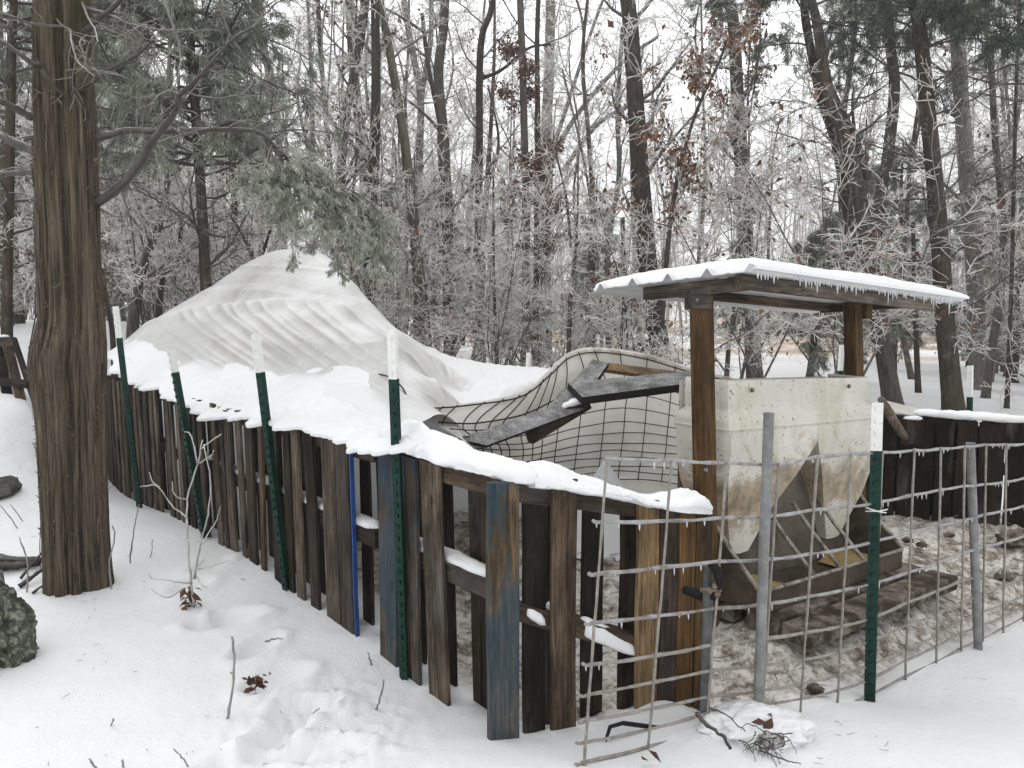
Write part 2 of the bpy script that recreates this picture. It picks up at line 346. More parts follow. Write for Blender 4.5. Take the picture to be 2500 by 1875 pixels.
# ------------------------------------------------------------------ ground
gp = [P(*q) for q in [
    (100, 1650, 2.7), (600, 1650, 2.7), (1000, 1650, 2.65), (1100, 1595, 3.0), (1300, 1590, 2.95), (170, 1262, 4.6), (40, 1465, 3.4),
    (870, 1450, 3.6), (780, 1370, 3.95), (610, 1265, 4.6), (480, 1180, 5.4), (300, 1090, 6.8), (240, 1030, 8.0),
    (60, 870, 8.0), (0, 900, 7.5), (-150, 900, 7.5), (0, 1050, 6.0), (60, 1200, 5.0), (-200, 1300, 4.5), (20, 705, 14), (50, 698, 25), (-300, 720, 14), (280, 700, 17),
    (1260, 1655, 2.6), (1525, 1555, 2.9), (1640, 1555, 3.0), (1878, 1518, 3.45), (2112, 1399, 4.0), (2212, 1338, 4.4), (1500, 1545, 3.3),
    (1665, 1380, 3.7), (1900, 1290, 4.3), (2050, 1230, 4.9), (1910, 1112, 6.2), (2212, 1128, 5.8), (2130, 1300, 4.7),
    (1750, 1650, 2.65), (2200, 1645, 2.6), (2212, 1450, 3.6), (2000, 1560, 3.05), (1500, 1655, 2.6),
    (2058, 890, 13.2), (1928, 876, 14), (1630, 822, 20.2), (2150, 860, 16), (1760, 735, 45), (1500, 731, 45), (2200, 738, 45), (1000, 738, 40), (1700, 702, 75), (1200, 705, 75), (600, 700, 60)]]
gp += [(-4, 9.5, .25), (-2, 12, 0), (2, 11, 0), (-2, 18, .1), (0, .8, .05), (2.5, 1, .1), (-2.5, 1, .0), (6, 3, .1), (-7, 4, .3), (9, 8, 0), (-9, 18, 1.1), (30, 75, 1.2), (-40, 75, 2.2), (60, 60, 1.2), (-60, 40, 2.5), (0, -8, 0), (120, 120, 3), (-120, 120, 4), (0, 150, 3.5), (-1.5, 5.5, .02), (.5, 5, .02)]
_g = TPS(gp, .02)
def gz(x, y): return _g(x, y)
def G(x, y):                          # where a measured picture point meets the ground
    lo, hi = 1.2, 120.0
    Ys = np.exp(np.linspace(np.log(lo), np.log(hi), 400)); a, dy, dz = ray(x, y)
    z = CAMZ + dz * Ys / dy - gz(a * Ys / dy, Ys); i = np.argmax(z < 0) if (z < 0).any() else len(Ys) - 1
    Yv = Ys[i]; Xv = a * Yv / dy; return np.array((Xv, Yv, float(gz(Xv, Yv))))
C0 = np.array((-.011, 3.0)); FD = np.array((-.653, .757)); FN = np.array((.757, .653))   # left fence: corner, run, inward
E0 = np.array((.858, 3.35)); ED = unit(E0 - C0); EN = np.array((-ED[1], ED[0]))
HOG = [(1308, 990, 1258, 1657, 2.6), (1448, 993, 1397, 1625, 2.74), (1567, 996, 1521, 1590, 2.87), (1678, 999, 1640, 1572, 3.0), (1763, 984, 1724, 1560, 3.15), (1836, 979, 1804, 1540, 3.3), (1903, 974, 1878, 1512, 3.45), (1972, 968, 1952, 1471, 3.6), (2029, 965, 2019, 1439, 3.73), (2081, 962, 2073, 1405, 3.87), (2127, 959, 2119, 1385, 4.0), (2171, 957, 2163, 1366, 4.13), (2215, 955, 2208, 1342, 4.27), (2257, 953, 2250, 1325, 4.41), (2298, 951, 2292, 1308, 4.55), (2338, 949, 2333, 1290, 4.69)]
HT = np.array([P(a, b, Y) for a, b, c, d, Y in HOG]); HB = np.array([P(c, d, Y) for a, b, c, d, Y in HOG])
mudpoly = np.array([C0 + FN * .1, E0 + EN * .05] + [h[:2] + np.array((-.03, .06)) for h in HB[2:]] + [(5.2, 5.6), (4.6, 6.0), (2.9, 6.4), (2.2, 7.2), (0.5, 7), (-1.6, 5.6)])
def polydist(x, y, poly):
    d = np.full(x.shape, 1e9); ins = np.zeros(x.shape, bool)
    for a, b in zip(poly, np.roll(poly, -1, 0)):
        e = b - a; t = np.clip(((x - a[0]) * e[0] + (y - a[1]) * e[1]) / (e @ e), 0, 1)
        d = np.minimum(d, np.hypot(x - a[0] - t * e[0], y - a[1] - t * e[1]))
        c = ((a[1] > y) != (b[1] > y)) & (x < (b[0] - a[0]) * (y - a[1]) / (b[1] - a[1] + 1e-12) + a[0]); ins ^= c
    return np.where(ins, d, -d)
def build_ground():
    rr = np.exp(np.linspace(np.log(.5), np.log(170), 600)); th = np.linspace(R(-100), R(100), 560)
    rg, tg = np.meshgrid(rr, th, indexing='ij'); X = rg * np.sin(tg); Y = rg * np.cos(tg); Z = gz(X, Y)
    near = smooth(14, 7, rg)
    Z = Z + .035 * fbm(X * .9, Y * .9) * smooth(.5, 2, rg) + .016 * fbm(X * 4, Y * 4) * near + .25 * fbm(X * .15 + 5, Y * .15) * smooth(15, 40, rg)
    sd = polydist(X, Y, mudpoly) + .10 * fbm(X * 5, Y * 5, 3)
    mud = smooth(-.05, .12, sd) * (rg < 12)
    hum = np.abs(fbm(X * 6.5 + 9, Y * 6.5, 5)) * .16 + np.maximum(fbm(X * 11 + 3, Y * 11, 4), 0) * .12
    Z = Z + mud * (hum - .045)
    # foot tracks beside the fence, and the churned snow between them
    for (px, py, ax, L, W, D) in [(480, 1345, .5, .17, .10, .075), (520, 1330, .2, .14, .09, .06), (556, 1405, 1.2, .15, .075, .09), (600, 1470, .9, .16, .09, .06), (605, 1585, 1.25, .17, .08, .10), (650, 1540, .6, .15, .09, .07), (560, 1640, .4, .18, .1, .06), (700, 1630, .2, .16, .1, .05), (410, 1270, 1, .14, .08, .05), (455, 1225, 1, .14, .08, .05)]:
        g = G(px, py); dx = X - g[0]; dy = Y - g[1]; u = dx * math.cos(ax) + dy * math.sin(ax); v = -dx * math.sin(ax) + dy * math.cos(ax)
        q = (u / L) ** 2 + (v / W) ** 2
        Z = Z - .72 * D * np.exp(-q ** 2 * 1.2) + .016 * np.exp(-((np.sqrt(q) - 1.35) / .3) ** 2) * (1 + 2 * fbm(X * 9, Y * 9))
    for (px, py, rad, am) in [(640, 1560, .36, .032), (720, 1500, .22, .025), (500, 1340, .25, .018), (600, 1640, .4, .03), (120, 900, .6, .05), (800, 1640, .3, .015), (60, 1000, .6, .04)]:
        g = G(px, py); q = np.hypot(X - g[0], Y - g[1]) / rad
        Z = Z + am * np.exp(-q ** 2) * (np.abs(fbm(X * 17, Y * 17, 4)) * 2.6 - .35)
    # drift banked on the outside of the pen panel
    g = G(1420, 1545); Z = Z + .07 * np.exp(-(np.hypot(X - g[0], Y - g[1]) / .16) ** 2)
    fd = P(1700, 720, 50)
    field = smooth(0, 8, Y - 26) * smooth(-14, 2, X - .08 * Y + 2)
    mb = MB(); mb.grid(np.stack([X, Y, Z], -1), mud); o = mb.build('ground', m_ground(), attr='mud')
    at = o.data.attributes.new('field', 'FLOAT', 'POINT'); at.data.foreach_set('value', field.astype(np.float32).ravel())
    return kindof(o, 'structure')
ground = build_ground()

# ------------------------------------------------------------------ the collapsed hoop house and its snow
cp_ = [P(*q) for q in [
    (222, 775, 8.0), (365, 830, 6.3), (550, 893, 4.98), (700, 925, 4.2), (850, 945, 3.7),
    (250, 745, 8.6), (360, 792, 7.0), (480, 790, 6.4), (600, 795, 5.9), (700, 797, 5.5), (790, 802, 5.2), (865, 860, 4.6), (900, 898, 4.3),
    (300, 722, 8.1), (360, 740, 7.3), (480, 738, 6.75), (600, 735, 6.25), (700, 738, 5.9), (790, 742, 5.6),
    (250, 722, 9.0), (330, 693, 8.5), (400, 675, 8.1), (480, 662, 7.7), (600, 648, 7.3), (660, 645, 7.1), (720, 652, 6.9), (790, 690, 6.5), (850, 740, 6.1),
    (400, 657, 9.6), (450, 625, 9.5), (500, 590, 9.3), (560, 555, 9.1), (610, 540, 8.9), (650, 535, 8.7), (690, 543, 8.5), (730, 572, 8.3), (770, 617, 8.1), (810, 662, 7.9), (850, 706, 7.7), (890, 740, 7.5), (930, 765, 7.4),
    (600, 605, 8.0), (680, 600, 7.8), (745, 640, 7.3), (500, 640, 8.4),
    (960, 865, 6.3), (905, 800, 6.2), (870, 780, 5.9), (932, 830, 6.3), (1000, 850, 7.2), (1050, 840, 7.2), (1130, 838, 7.1), (1000, 777, 10), (1100, 792, 9.5), (1180, 799, 9.2), (950, 769, 9), (1060, 815, 8), (1180, 817, 8)]]
cp_ += [(-3.5, 10.6, 1.3), (-2.2, 10.5, 1.5), (-5, 11, 1.0), (-1, 10.6, 1.1), (.5, 10.6, .9), (-5.6, 9.6, 1.0)]
cp_ += [P(x, y + dy, Y + dY) for x, y, Y, dy, dY in [(300, 703, 8.6, 30, .7), (350, 685, 8.8, 34, .9), (400, 662, 9.4, 34, .7), (450, 622, 9.4, 34, .6), (500, 588, 9.3, 30, .6), (560, 555, 9.1, 26, .7), (650, 535, 8.8, 24, .8), (730, 572, 8.3, 40, .6), (770, 617, 8.1, 45, .6), (810, 662, 7.9, 48, .6), (850, 708, 7.7, 42, .7), (700, 545, 8.5, 30, .7)]]
tarp_z = TPS(cp_, .004)
def sv(s, v): return C0[0] + FD[0] * s + FN[0] * v, C0[1] + FD[1] * s + FN[1] * v
def v_edge(s): return np.interp(s, [.95, 1.6, 2.3, 3.4, 4.2, 5.1, 6.7], [.12, .40, .58, .44, .32, .18, .18])
def build_tarp():
    NA, NVV = 760, 560; a = np.linspace(0, 1, NA)[:, None]; v = np.linspace(0, 5.2, NVV)[None]
    s0 = .95 + .60 * v; s1 = 6.75 + .75 * np.minimum(v, 3.0); s = s0 + (s1 - s0) * a; v = v + 0 * s
    X, Y = sv(s, v); Z = tarp_z(X, Y) - .30 * (1 - smooth(0, .10, a)) * smooth(.5, 1.2, v)
    gx, gy = np.gradient(Z); ds = np.maximum((s1 - s0) / NA, 1e-3); slope = np.hypot(gx / ds, gy / (5.2 / NVV))
    x, y = PX(np.stack([X, Y, Z], -1))
    def ridges(q, cs, w): return sum(am * np.exp(-(np.abs(q - c - 9 * fbm(Y * 1.1 + c, X * .9, 2)) / (w * ws)) ** 1.15) * np.clip(.55 + 1.8 * fbm(X * 1.2 + c * .37, Y * 1.2, 2), 0, 1.3) for c, am, ws in cs)
    rr = np.random.default_rng(4)
    lobe = smooth(800, 780, y) * smooth(650, 680, y) * smooth(330, 420, x) * smooth(7.7, 6.9, Y - .004 * (700 - x))
    mk = lambda lo, hi, st: [(c + rr.uniform(-st * .3, st * .3), rr.choice([-1, .8, 1, 1.2]) * rr.uniform(.4, 1), rr.uniform(.6, 1.5)) for c in np.arange(lo, hi, st)]
    q = x - 1.05 * (y - 650) - .0022 * (y - 650) ** 2
    Z = Z + (.05 * lobe * ridges(q, [(250, .8, 1), (286, 1, .8), (310, .6, .8), (352, 1.1, 1.1), (378, .7, .8), (415, 1, .9), (452, 1.2, 1), (478, .7, .8), (512, 1, 1.2), (548, 1.1, .8), (572, .6, .8), (606, 1.2, 1.1), (650, .9, .8), (676, .7, 1), (720, 1, 1)], 7)) * smooth(5.0, 6.2, Y)
    cr = np.interp(x, [215, 250, 330, 400, 480, 600, 660, 720, 790, 850], [745, 724, 696, 679, 666, 652, 649, 656, 694, 745]); q5 = y - cr; cm = smooth(8.9, 8.3, Y + .004 * np.maximum(x - 480, 0)) * smooth(240, 330, x) * smooth(860, 760, x)
    Z = Z + cm * (.05 * np.exp(-((q5 - 4) / 9) ** 2) - .07 * np.exp(-((q5 + 22) / 13) ** 2))
    q2 = y - .10 * (x - 600) - .0006 * (x - 640) ** 2
    dome = smooth(650, 625, y) * smooth(545, 575, y) * smooth(10.2, 9.6, Y) + .6 * smooth(700, 640, y) * smooth(700, 760, x) * smooth(600, 640, y)
    Z = Z + .02 * dome * ridges(q2, [(578, 1, .7), (596, .8, .6), (611, -.9, .8), (624, 1, .8), (640, 1.1, .6), (655, -.8, 1), (668, .9, .7)], 6)
    ang = np.degrees(np.arctan2(y - 905, x - 1000)); right = smooth(760, 830, x) * smooth(1.02, 1.12, Z) * smooth(690, 740, y)
    right = right * smooth(25, 80, np.hypot(x - 1000, y - 905)); Z = Z + .035 * right * ridges(ang, mk(-152, -92, 5.5), 1.7)
    sag = smooth(980, 1020, x) * smooth(6.6, 7.0, Y); q4 = x + .9 * (y - 800)
    Z = Z + .03 * sag * ridges(q4, mk(960, 1240, 22), 7) + .012 * fbm(X * 2.5, Y * 2.5) + .004 * fbm(X * 12, Y * 12)
    sn = smooth(.62, .32, slope + .35 * fbm(X * 3, Y * 3)) * smooth(1.40, 1.27, Z + .1 * fbm(X * 2, Y * 2)); ve = v_edge(s); sn = np.maximum(sn * smooth(930, 985, x) * smooth(.9, 1.3, v), smooth(ve + .05, ve - .05, v + .1 * fbm(s * 4, v * 4)))
    stain = smooth(0, 1, (1 - np.abs((x - 470) / 90)) ) * smooth(700, 640, y) * smooth(9.0, 9.4, Y) + .5 * smooth(.5, 1.2, slope) * .3
    edge_n = 5 * fbm(X * 6, Y * 6)
    bare = smooth(739, 745, y + edge_n * .5) * smooth(560, 610, x) * smooth(6.7, 6.4, Y) * smooth(880, 850, x) + smooth(0, 14, q5 - 14 + edge_n * 2) * smooth(480, 440, x + .5 * (y - 740) + 3 * edge_n) * smooth(8.6, 8.2, Y) * .8
    bare = bare * (1 - .75 * np.clip(ridges(q, [(512, 1, 1.2), (548, 1.1, .8), (606, 1.2, 1.1), (650, .9, .8), (352, 1.1, 1.1), (415, 1, .9)], 6), 0, 1)) * smooth(ve - .02, ve + .06, v)
    # skirts that hang to the ground on the far and left sides
    T = np.stack([X, Y, Z], -1)
    for kf in (.35, .9):
        e = T[:, -1:].copy(); e[:, :, 2] = np.maximum(e[:, :, 2] - kf, .2); e[:, :, :2] += FN * kf * .15; T = np.concatenate([T, e], 1); sn = np.c_[sn, sn[:, -1:]]; stain = np.c_[stain, stain[:, -1:]]; bare = np.c_[bare, bare[:, -1:] * 0]
    mb = MB(); mb.grid(T, sn, flip=True)
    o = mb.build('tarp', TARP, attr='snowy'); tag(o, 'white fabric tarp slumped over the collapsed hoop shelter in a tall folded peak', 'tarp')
    at = o.data.attributes.new('stain', 'FLOAT', 'POINT'); at.data.foreach_set('value', np.clip(stain, 0, 1).astype(np.float32).ravel())
    at = o.data.attributes.new('bare', 'FLOAT', 'POINT'); at.data.foreach_set('value', np.clip(bare, 0, 1).astype(np.float32).ravel())
    return o
tarp = build_tarp()

def build_ledge_snow():
    n, m = 520, 60
    s = np.linspace(.62, 6.75, n)[:, None]; w = np.linspace(0, 1, m)[None]
    jag = np.abs(fbm(s * 3.1, s * 0 + 2, 4)) * .34 + np.maximum(fbm(s * 9, s * 0 + 7, 3), 0) * .14
    v0 = -.07 - jag; v1 = v_edge(s) + .05 + .22 * fbm(s * 2.5, s * 0 + 4); v = v0 + (v1 - v0) * w; s = s + 0 * w
    X, Y = sv(s, v); base = tarp_z(*sv(s, np.maximum(v, .02))) - np.maximum(-v, 0) * .28
    edge = np.clip((v - v0) / .10, 0, 1) ** .5 * smooth(0, .3, v1 - v)
    th = (.014 + .03 * fbm(s * 2.2, v * 4) + .03 * np.abs(fbm(s * 7, v * 9 + 3, 4)) * 2 + .012 * fbm(s * 22, v * 22, 3)) * edge + .004
    bare = smooth(.03, .10, fbm(s * 1.1 + 3, v * 2.5, 3)) * smooth(.12, .3, v); th = th * (1 - bare) - .012 * bare
    T = np.stack([X, Y, base + th], -1); B = np.stack([X, Y, base - .012 - .02 * edge * (v < 0)], -1)
    mb = MB(); mb.shell(T[:, ::-1], B[:, ::-1]); o = mb.build('snow_ledge', SNOW)
    return tag(o, 'ragged shelf of snow overhanging the top of the long pallet fence', 'snow', kind='stuff')
build_ledge_snow()
def snow_blob(name, path, wid, hgt, label, seed=0, lump=.5, n=160, m=26, kind='stuff', hm=None):
    path = np.array(path, float); d = np.r_[0, np.cumsum(np.linalg.norm(np.diff(path, axis=0), axis=1))]
    t = np.linspace(0, d[-1], n); c = np.stack([np.interp(t, d, path[:, i]) for i in range(3)], -1)
    for _ in range(6): c[1:-1] = (c[:-2] + c[1:-1] * 2 + c[2:]) / 4
    tg = unit(np.gradient(c, axis=0)); sd = unit(np.cross(tg, (0, 0, 1.)))
    end = np.clip(np.minimum(t, d[-1] - t) / (wid * .45), 0, 1); end = np.sqrt(1 - (1 - end) ** 2)
    an = np.linspace(0, 2 * np.pi, m, endpoint=False)[None]; tt = t[:, None]
    f = fbm(tt * 2.6 + seed, np.cos(an) * .7 + seed, 3) * 2
    hk = np.interp(tt, *hm) if hm else 1.0; h = hgt * hk * (1 + lump * f); w = wid / 2 * (1 + .35 * lump * fbm(tt * 3.5 + seed + 5, np.sin(an) + 3, 3) * 2)
    x = np.cos(an) * w * end[:, None]; z = np.sin(an); z = np.where(z > 0, z ** .8 * h, z * .018) * end[:, None] + .02 * (fbm(tt * 9, an * 2 + seed) * end[:, None]) + np.where(z > 0, 1, .4) * end[:, None] * (.016 * fbm(tt * 24, np.cos(an) * 2.2 + seed, 3) + .007 * fbm(tt * 70, np.cos(an) * 7 + seed, 2))
    V = c[:, None] + x[..., None] * sd[:, None] + np.stack([0 * z, 0 * z, z], -1)
    mb = MB(); mb.grid(V, closed=True); o = mb.build(name, SNOW)
    return tag(o, label, 'snow', kind=kind) if label else o

# ------------------------------------------------------------------ pallets
def on_line(A, B, x, y):
    a, dy, _ = ray(x, y); u = a / dy; e = B - A
    t = (u * A[1] - A[0]) / (e[0] - u * e[1]); p = A + t * e; return p, t * np.linalg.norm(e)
def board(parent, p, d, w, z0, z1, mat, th=.019, lean=0.0, label=None, name='board', tip=0.0):
    """upright board: p = plan point of its middle, d = plan direction of its width, lean = sideways rotation"""
    h = (z1 - z0) / 2; mb = MB(); n = 5
    zz = np.linspace(-h, h, n); prof = []
    for i, z in enumerate(zz):
        jw = w / 2 * (1 + .03 * rs.standard_normal()); jx = .002 * rs.standard_normal(); a = .0025
        tz = tip * w if i == n - 1 else 0
        prof.append([(-jw + jx, -th / 2 + a, z), (-jw + jx + a, -th / 2, z), (jw + jx - a, -th / 2, z + tz), (jw + jx, -th / 2 + a, z + tz), (jw + jx, th / 2, z + tz), (-jw + jx, th / 2, z)])
    Gd = np.array(prof); mb.grid(Gd, closed=True); k = 6
    mb.F.append(np.arange(k)[::-1][None]); mb.F.append(((n - 1) * k + np.arange(k))[None])
    o = mb.build(name, mat, parent, smooth_=False)
    o.location = Vector((p[0], p[1], (z0 + z1) / 2)) - parent.location
    o.rotation_euler = Euler((0, lean, math.atan2(d[1], d[0])), 'XYZ')
    if label: o['label'] = label
    return o
def rail(parent, p, q, w, h, mat, name='stringer'):
    mb = MB(); p = np.array(p, float); q = np.array(q, float); L = np.linalg.norm(q - p)
    prof = np.array([(-h / 2, -w / 2), (-h / 2, w / 2), (h / 2, w / 2), (h / 2, -w / 2)]); zz = np.linspace(-L / 2, L / 2, 4)
    Gd = np.array([[(a * (1 + .02 * rs.standard_normal()), b, z) for a, b in prof] for z in zz]); mb.grid(Gd, closed=True, flip=True); mb.F.append(np.arange(4)[None]); mb.F.append((12 + np.arange(4)[::-1])[None])
    o = mb.build(name, mat, parent, smooth_=False); o.location = Vector((p + q) / 2) - parent.location
    dv = Vector(q - p); z = dv.normalized(); y = Vector((0, 0, 1)).cross(z).normalized(); x = y.cross(z)
    o.rotation_euler = Matrix((x, y, z)).transposed().to_euler(); return o
def snowcap(parent, p, q, w, h, seed):
    o = snow_blob('snow', [p, q], w, h, None, seed, .5, 24, 14); o.parent = parent
    me = o.data; L = parent.location
    for v in me.vertices: v.co -= L
    return o
PLG = 'pallets of the long snow covered fence'
pal_labels = ['near pallet of the long fence with blue stained boards behind the tallest green post', 'grey pallet with a bright blue board edge between two green posts',
              'dark pallet of the long fence behind the bare iced sapling', 'leaning dark pallet where the third green post from the corner stands', 'pallet of narrow splintered boards near the far end of the fence',
              'farthest pallet of the long fence beside the big cedar trunk']
def fence_pallet(i, s0, s1, boards, inner, lean, top, mats):
    mid = C0 + FD * (s0 + s1) / 2; base = float(gz(*mid))
    t = thing('wooden_pallet', pal_labels[i], 'pallet', (mid[0], mid[1], base), PLG)
    for (a, b, mt, dz, lb) in boards:
        p = C0 + FD * (a + b) / 2 - FN * .012; g = float(gz(*p))
        board(t, p, FD, abs(b - a), g - .06 + dz, top + rs.uniform(-.02, .015), mt, .02, lean + rs.normal() * .024, lb, tip=rs.normal() * .08)
    for (a, b) in inner:
        p = C0 + FD * (a + b) / 2 + FN * .125; g = float(gz(*p)); board(t, p, FD, b - a, g - .04, top - .03, W_DARK, .018, lean + rs.normal() * .012)
    for z, sn in ((top - .05, 0), (top - .50, 1)):
        p = C0 + FD * (s0 + .02) + FN * .055; q = C0 + FD * (s1 - .02) + FN * .055
        rail(t, (*p, z), (*q, z), .10, .085, W_DARK if i else W_BROWN)
        if sn and i < 4: snowcap(t, np.array((*(p + FD * .05), z + .045)), np.array((*(q - FD * .05), z + .045)), .09, .035, 3.3 * i)
    return t
def S(x, y=1200): return on_line(C0, C0 + FD, x, y)[1]
bl = []
for x0, x1, mt, dz, lb in [(925, 966, W_GRAY, 0, None), (867, 909, W_BLUE, 0, 'grey board with dark blue paint stains'), (827, 862, W_BLUE2, 0, 'grey board with dark blue paint stains')]: bl.append((S(x1), S(x0), mt, dz, lb))
near = fence_pallet(0, .08, 1.0, bl, [(S(1021) - .02, S(985) - .02), (.33, .41), (.55, .63), (.80, .9)], .02, .99, None)
b1 = [(S(765), S(738), W_GRAY, .02, None), (S(736), S(708), W_GRAY, 0, None)]
s = b1[-1][1] + .10
while s < 2.28: w = rs.uniform(.08, .13); b1.append((s, s + w, rs.choice([W_GRAY, W_DARK]), 0, None)); s += w + rs.uniform(.04, .12)
p1 = fence_pallet(1, 1.05, 2.35, b1, [(a, a + .1) for a in np.arange(1.12, 2.3, .19)], .03, .99, None)
sb = S(768); pp = C0 + FD * (sb - .012) - FN * .012; ob = board(p1, pp, FD, .012, float(gz(*pp)) - .03, .955, BLUE_PAINT, .024, .03, 'narrow strip of bright blue paint along the board edge', 'painted_edge')
for i, (s0, s1, ln) in enumerate([(2.4, 3.45, .055), (3.5, 4.6, .075), (4.65, 5.65, .06), (5.7, 6.8, .085)]):
    bb = []; s = s0 + .03
    while s < s1 - .06:
        w = rs.uniform(.055, .125); bb.append((s, s + w, [W_GRAY, W_DARK, W_BROWN, W_GRAY, W_GRAY, W_BROWN][rs.choice(6, p=[.25, .2, .2, .15, .14, .06])], rs.uniform(0, .04), None)); s += w + rs.uniform(.025, .12)
    fence_pallet(i + 2, s0, s1, bb, [(a, a + .09) for a in np.arange(s0 + .05, s1 - .1, .17)], ln, .99 + .004 * i, None)

# corner pallet turned towards the gate
ec = (C0 + E0) / 2; et = thing('wooden_pallet', 'corner pallet with a wide blue patched board, turned towards the wire panel', 'pallet', (ec[0], ec[1], float(gz(*ec))), 'pallets of the long snow covered fence')
def eboard(x0, x1, yt, yb, off, mt, th=.022, lb=None, name='board', lean=0.0):
    A = C0 + EN * off; B = E0 + EN * off; xm = (x0 + x1) / 2
    p, _ = on_line(A, B, xm, (yt + yb) / 2); pa, _ = on_line(A, B, x0, 1300); pb, _ = on_line(A, B, x1, 1300)
    z1 = P(xm, yt, p[1])[2]; z0 = min(P(xm, yb, p[1])[2], float(gz(*p)) + .01) - .03
    return board(et, p, ED, np.linalg.norm(pb - pa), z0, z1, mt, th, lean, lb, name, tip=rs.normal() * .05)
eboard(1055, 1119, 1040, 1592, -.01, W_BLUE2, .036, 'wide board with patches of worn blue paint')
eboard(1191, 1244, 1034, 1567, -.005, W_BROWN, .022, 'brown board with dark knots')
eboard(1129, 1176, 1048, 1572, .03, W_DARK)
eboard(1256, 1301, 1072, 1530, .12, W_DARK); eboard(1338, 1374, 1085, 1530, .11, W_DARK)
eboard(1180, 1192, 1060, 1500, .14, W_DARK)
eboard(1374, 1420, 1084, 1548, -.008, W_TAN, .022, 'yellowish board'); eboard(1421, 1460, 1090, 1546, -.006, W_BROWN)
eboard(1462, 1496, 1096, 1546, -.012, W_POST, .024, 'warm orange brown board'); eboard(1497, 1530, 1092, 1546, -.006, W_POST, .03, 'warm orange brown board')
def ept(x, y, off): p, _ = on_line(C0 + EN * off, E0 + EN * off, x, y); return np.array((*p, P(x, y, p[1])[2]))
rail(et, ept(1070, 1056, .06), ept(1500, 1112, .055), .10, .07, W_DARK)
rail(et, ept(1066, 1300, .06), ept(1480, 1420, .055), .10, .075, W_BROWN)
for k, (xa, ya, xb, yb) in enumerate([(1122, 1298, 1176, 1330), (1180, 1310, 1196, 1330), (1246, 1345, 1370, 1392)]): snowcap(et, ept(xa, ya + 16, .05), ept(xb, yb + 16, .05), .12, .07, 7. * k)
snow_blob('snow_cap', [np.array((*sv(.98, .05), 1.02)), np.array((*sv(.7, .04), 1.01)), np.array((*sv(.35, .05), 1.0)), np.array((*sv(.02, .08), .985)), ept(1130, 1040, .05), ept(1200, 1045, .05), ept(1300, 1062, .05), ept(1400, 1084, .05), ept(1532, 1100, .04)],
          .20, .058, 'thick rounded cap of snow lying along the near top of the pallet fence', 2.0, 1.15, 520, 52, hm=([0, .15, .35, .6, .8, .98, 1.1, 1.25, 1.42, 1.6, 1.8, 1.95], [1.1, 1.8, 1.2, 1.3, .8, 1.1, 1.5, 1.0, .7, .55, 1.0, .6]))

# ------------------------------------------------------------------ steel posts
def t_post(B, T, wf, label, group=None, yaw=.6, sc=1.0, name='fence_post', bury=.12):
    B = np.array(B, float); T = np.array(T, float); d = T - B; L = np.linalg.norm(d)
    r = thing(name, label, 'post', B, group)
    q = Vector(d).to_track_quat('Z', 'Y').to_euler(); f, st = .020 * sc, .036 * sc
    prof = np.array([(-f, 0), (-f, -.005), (f, -.005), (f, 0), (.0035, .003), (.0035, st), (-.0035, st), (-.0035, .003)])
    def seg(z0, z1, m, nm, cap):
        mb = MB(); zz = np.linspace(z0, z1, 6); Gd = np.array([[(x, y, z) for x, y in prof] for z in zz]); mb.grid(Gd, closed=True); mb.F.append(np.arange(8)[::-1][None]); mb.F.append((40 + np.arange(8))[None])
        for z in np.arange(z0 + .03, z1 - .01, .054): mb.box((0, -.009, z), (.007 * sc, .006, .009))
        o = mb.build(nm, m, r, smooth_=False); o.rotation_euler = (Matrix(q.to_matrix()) @ Matrix.Rotation(yaw, 3, 'Z')).to_euler(); return o
    seg(-bury, L - wf, GREEN, 'shaft', 0); seg(L - wf, L, WHITE, 'white_tip', 1); return r
FG = 'green steel posts with white tips'
for (xb, yb, Yb, xt, yt, Yt, wf, sc, lb) in [
        (872, 1452, 3.52, 845, 712, 3.50, .23, 1.15, 'tallest green steel post against the blue stained fence boards'),
        (615, 1268, 4.55, 548, 722, 4.5, .23, 1.2, 'green steel post tied with twine at the middle of the long fence'),
        (437, 1150, 5.6, 363, 744, 5.55, .21, 1.2, 'leaning green steel post standing behind the bare sapling'),
        (300, 1090, 6.6, 249, 662, 6.5, .27, 1.2, 'farthest green steel post on the long fence, just right of the big cedar trunk')]:
    t_post(P(xb, yb, Yb) , P(xt, yt, Yt), wf, lb, FG, .5, sc)
t_post(P(1878, 1512, 3.42), P(1895, 870, 3.40), .22, 'green steel post with a long white top holding the wire panel', FG, .9, 1.25)
t_post(P(1812, 860, 7.6), P(1820, 745, 7.6), .26, 'distant white tipped post beside the right leg of the feeder roof', FG, .4, 1.2, bury=1.2)
t_post(P(2093, 930, 7.2), P(2095, 790, 7.2), .30, 'white tipped post standing beyond the dark plank fence', FG, .4, 1.3, bury=1.0)
t_post(P(1140, 830, 9.6), P(1144, 762, 9.6), .3, 'white tipped post sticking out of the snow behind the tarp', FG, .4, 1.2, bury=1.0)
def pipe(B, T, r0, label, name='steel_pipe', mat=None):
    B = np.array(B, float); T = np.array(T, float); n = 14; d = T - B; L = np.linalg.norm(d); o_ = thing(name, label, 'pipe', B, 'galvanised pipes bracing the wire panel')
    q = Vector(d).to_track_quat('Z', 'Y').to_euler()
    mb = MB(); an = np.arange(24) / 24 * 2 * np.pi
    Gd = np.array([[(r * math.cos(a), r * math.sin(a), z) for a in an] for z, r in [(-.12, r0), (L * .3, r0 * 1.01), (L * .7, r0), (L - .004, r0), (L - .001, r0 * 1.16), (L, r0 * 1.16), (L, r0 * .8), (L - .06, r0 * .8)]])
    mb.grid(Gd, closed=True); a = mb.build('tube', mat or GALV, o_); a.rotation_euler = q
    return o_
pipe(P(1637, 1556, 2.93), P(1661, 892, 2.93), .0205, 'tall galvanised pipe driven in front of the feeder')
